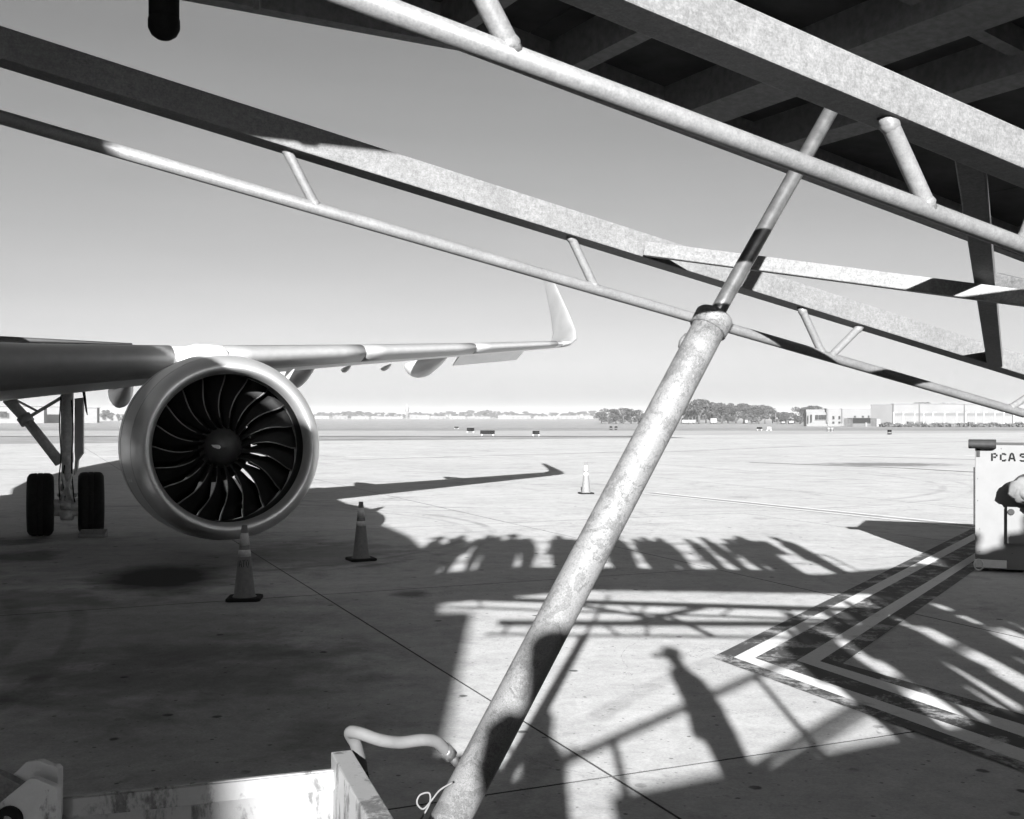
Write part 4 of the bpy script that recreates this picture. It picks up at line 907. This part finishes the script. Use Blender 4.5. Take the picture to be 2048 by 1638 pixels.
def stand_on(x, y, fz_, hh):     # where on a sloping deck someone of height hh stands whose head shadow falls at ground picture point x, y
    g_ = gp(x, y); s = n = 0.0
    for _ in range(40):
        z = fz_(s) + hh; q = Vector((g_.x - TP / TE * z, g_.y - z / TE, 0)); s, n = q.dot(R_), q.dot(N_)
    return s, n
HEADS = [(884, 1070, 0, ('cap',)), (925, 1072, 1, ()), (968, 1062, 1, ('backpack',)), (1028, 1068, 0, ('hat', 'backpack')), (1120, 1105, 0, ()), (1247, 1078, 0, ()), (1284, 1075, 1, ('backpack',)), (1399, 1086, 0, ()), (1466, 1083, 1, ()), (1545, 1086, 0, ('cap',)), (1672, 1092, 0, ()), (1190, 1100, 1, ()), (906, 1078, 0, ('backpack',)), (998, 1074, 0, ()), (1222, 1090, 0, ('backpack',)), (1325, 1088, 0, ('hat',)), (1432, 1096, 1, ('backpack',)), (1505, 1094, 0, ()), (1602, 1097, 1, ('backpack',)), (1742, 1112, 0, ('backpack',)), (1805, 1122, 1, ()), (1150, 1108, 0, ('backpack',))]
for i, (x, y, k, acc) in enumerate(HEADS):
    s, n = stand_on(x, y, top, 1.73); n2 = min(max(n, N1 + .28), N2 - .3)
    pass; #print('upper', x, y, round(s, 2), round(n, 2))
    person(sn(s, n2, top(s)), math.atan2(-R_.y, -R_.x) + math.pi / 2 + random.uniform(-.9, .9), random.uniform(.93, 1.07), k, acc, 'person queueing on the upper ramp overhead, casting a head shadow in the row', 'people queueing on the upper ramp', random.uniform(.9, 1.15))
LOW = [(1336, 1298, 0, ('cap',)), (1086, 1416, 1, ()), (1500, 1206, 0, ())]
for i, (x, y, k, acc) in enumerate(LOW):
    s, n = stand_on(x, y, LZ, 1.73); n2 = min(max(n, M1 + .25), M2 - .25)
    pass; #print('lower', x, y, round(s, 2), round(n, 2))
    person(sn(s, n2, LZ(s)), (math.atan2(R_.y, R_.x) + math.pi / 2 + random.uniform(-.5, .5)) if i else -1.25, 1.0, k, acc, 'person climbing the lower ramp behind the camera, casting a shadow on near concrete', 'people climbing the lower ramp', .95)

rq = random.Random(31)
for s_, n_, k in ((6.8, -.65, 0), (7.15, -.8, 1), (7.55, -.55, 0), (8.05, -.75, 1)):
    person(sn(s_, n_, zl), rq.uniform(0, 6), rq.uniform(.93, 1.03), k, rq.choice((('backpack',), ('cap',), ('backpack', 'hat'))), 'person waiting on the turning landing of the ramp, shading the white cart', 'people on the ramp landing')
for n_, st, s_ in ((-1.3, .56, 2.15), (-1.9, .68, 2.7)):
    while s_ < 6.6:
        hs = rq.uniform(.92, 1.04)
        person(sn(s_, n_ + rq.uniform(-.12, .12), LZ(s_) if s_ < 6.2 else zl), math.atan2(R_.y, R_.x) + math.pi / 2 + rq.uniform(-.6, .6), hs, rq.randint(0, 1), rq.choice(((), ('backpack',), ('backpack', 'hat'), ('cap',), ('backpack',))), 'person in the dense crowd at the top of the lower ramp, casting merged shadows', 'people crowding the top of the lower ramp')
        s_ += st * rq.uniform(.8, 1.35)
# ------------------------------------------------------------------ unseen building added behind the camera to cast shade and block skylight
shade_bldg = empty('shade_building', (-12, -12, 0), 'unseen low building added behind the photographer to shade the left foreground', 'building')
for nm_, (xa, xb, ya, yb2, zz) in (('sky_blocker', (-60, -8.5, -30, -8, 11.5)), ('sky_blocker', (9.5, 50, -30, -7, 9.0))):
    MB().hexa([(xa, ya, 0), (xb, ya, 0), (xb, yb2, 0), (xa, yb2, 0), (xa, ya, zz), (xb, ya, zz), (xb, yb2, zz), (xa, yb2, zz)]).build(nm_, M['hangar2'], shade_bldg)  # tall blocks added either side to keep skylight off the shaded ground
MB().hexa([sn(-1.5, -7.5, 0), sn(12, -7.5, 0), sn(12, -3.3, 0), sn(-1.5, -3.3, 0), sn(-1.5, -7.5, 3.0), sn(12, -7.5, 3.0), sn(12, -3.3, 3.0), sn(-1.5, -3.3, 3.0)]).build('shade_block', M['hangar2'], shade_bldg)  # unseen block added to cast the level shadow over the nearest concrete
MB().hexa([(-8.4, -16, 0), (-.92, -16, 0), (-.92, -6, 0), (-8.4, -6, 0), (-8.4, -16, 5.2), (-.92, -16, 5.2), (-.92, -6, 5.2), (-8.4, -6, 5.2)]).build('wall', M['hangar2'], shade_bldg)  # made-up wall, its right edge set by the shadow it must cast
MB().hexa([(-8.45, -16.3, 5.201), (-.9, -16.3, 5.201), (-.9, -5.98, 5.201), (-8.45, -5.98, 5.201), (-8.45, -16.3, 5.5), (-.9, -16.3, 5.5), (-.9, -5.98, 5.5), (-8.45, -5.98, 5.5)]).build('roof', M['hangar2'], shade_bldg)
for i in range(2):
    x = -6.3 + i * 3.4; MB().box((x, -5.97, 1.9), (1.3, 0, 0), (0, .02, 0), (0, 0, 1.1)).build('window', M['glass'], shade_bldg)

# ------------------------------------------------------------------ air
hz = bpy.data.materials.new('haze'); hz.use_nodes = True; t = hz.node_tree; t.nodes.clear()
vo = t.nodes.new('ShaderNodeVolumePrincipled'); vo.inputs['Color'].default_value = (.9, .9, .9, 1); vo.inputs['Density'].default_value = .00016; vo.inputs['Anisotropy'].default_value = 0.0
ou = t.nodes.new('ShaderNodeOutputMaterial'); t.links.new(vo.outputs[0], ou.inputs['Volume'])
ho = MB().hexa([(-2600, -320, -4), (2600, -320, -4), (2600, 4600, -4), (-2600, 4600, -4), (-2600, -320, 30), (2600, -320, 30), (2600, 4600, 30), (-2600, 4600, 30)]).build('haze', hz); ho['kind'] = 'stuff'; ho['label'] = 'thin pale haze lying over the airfield'
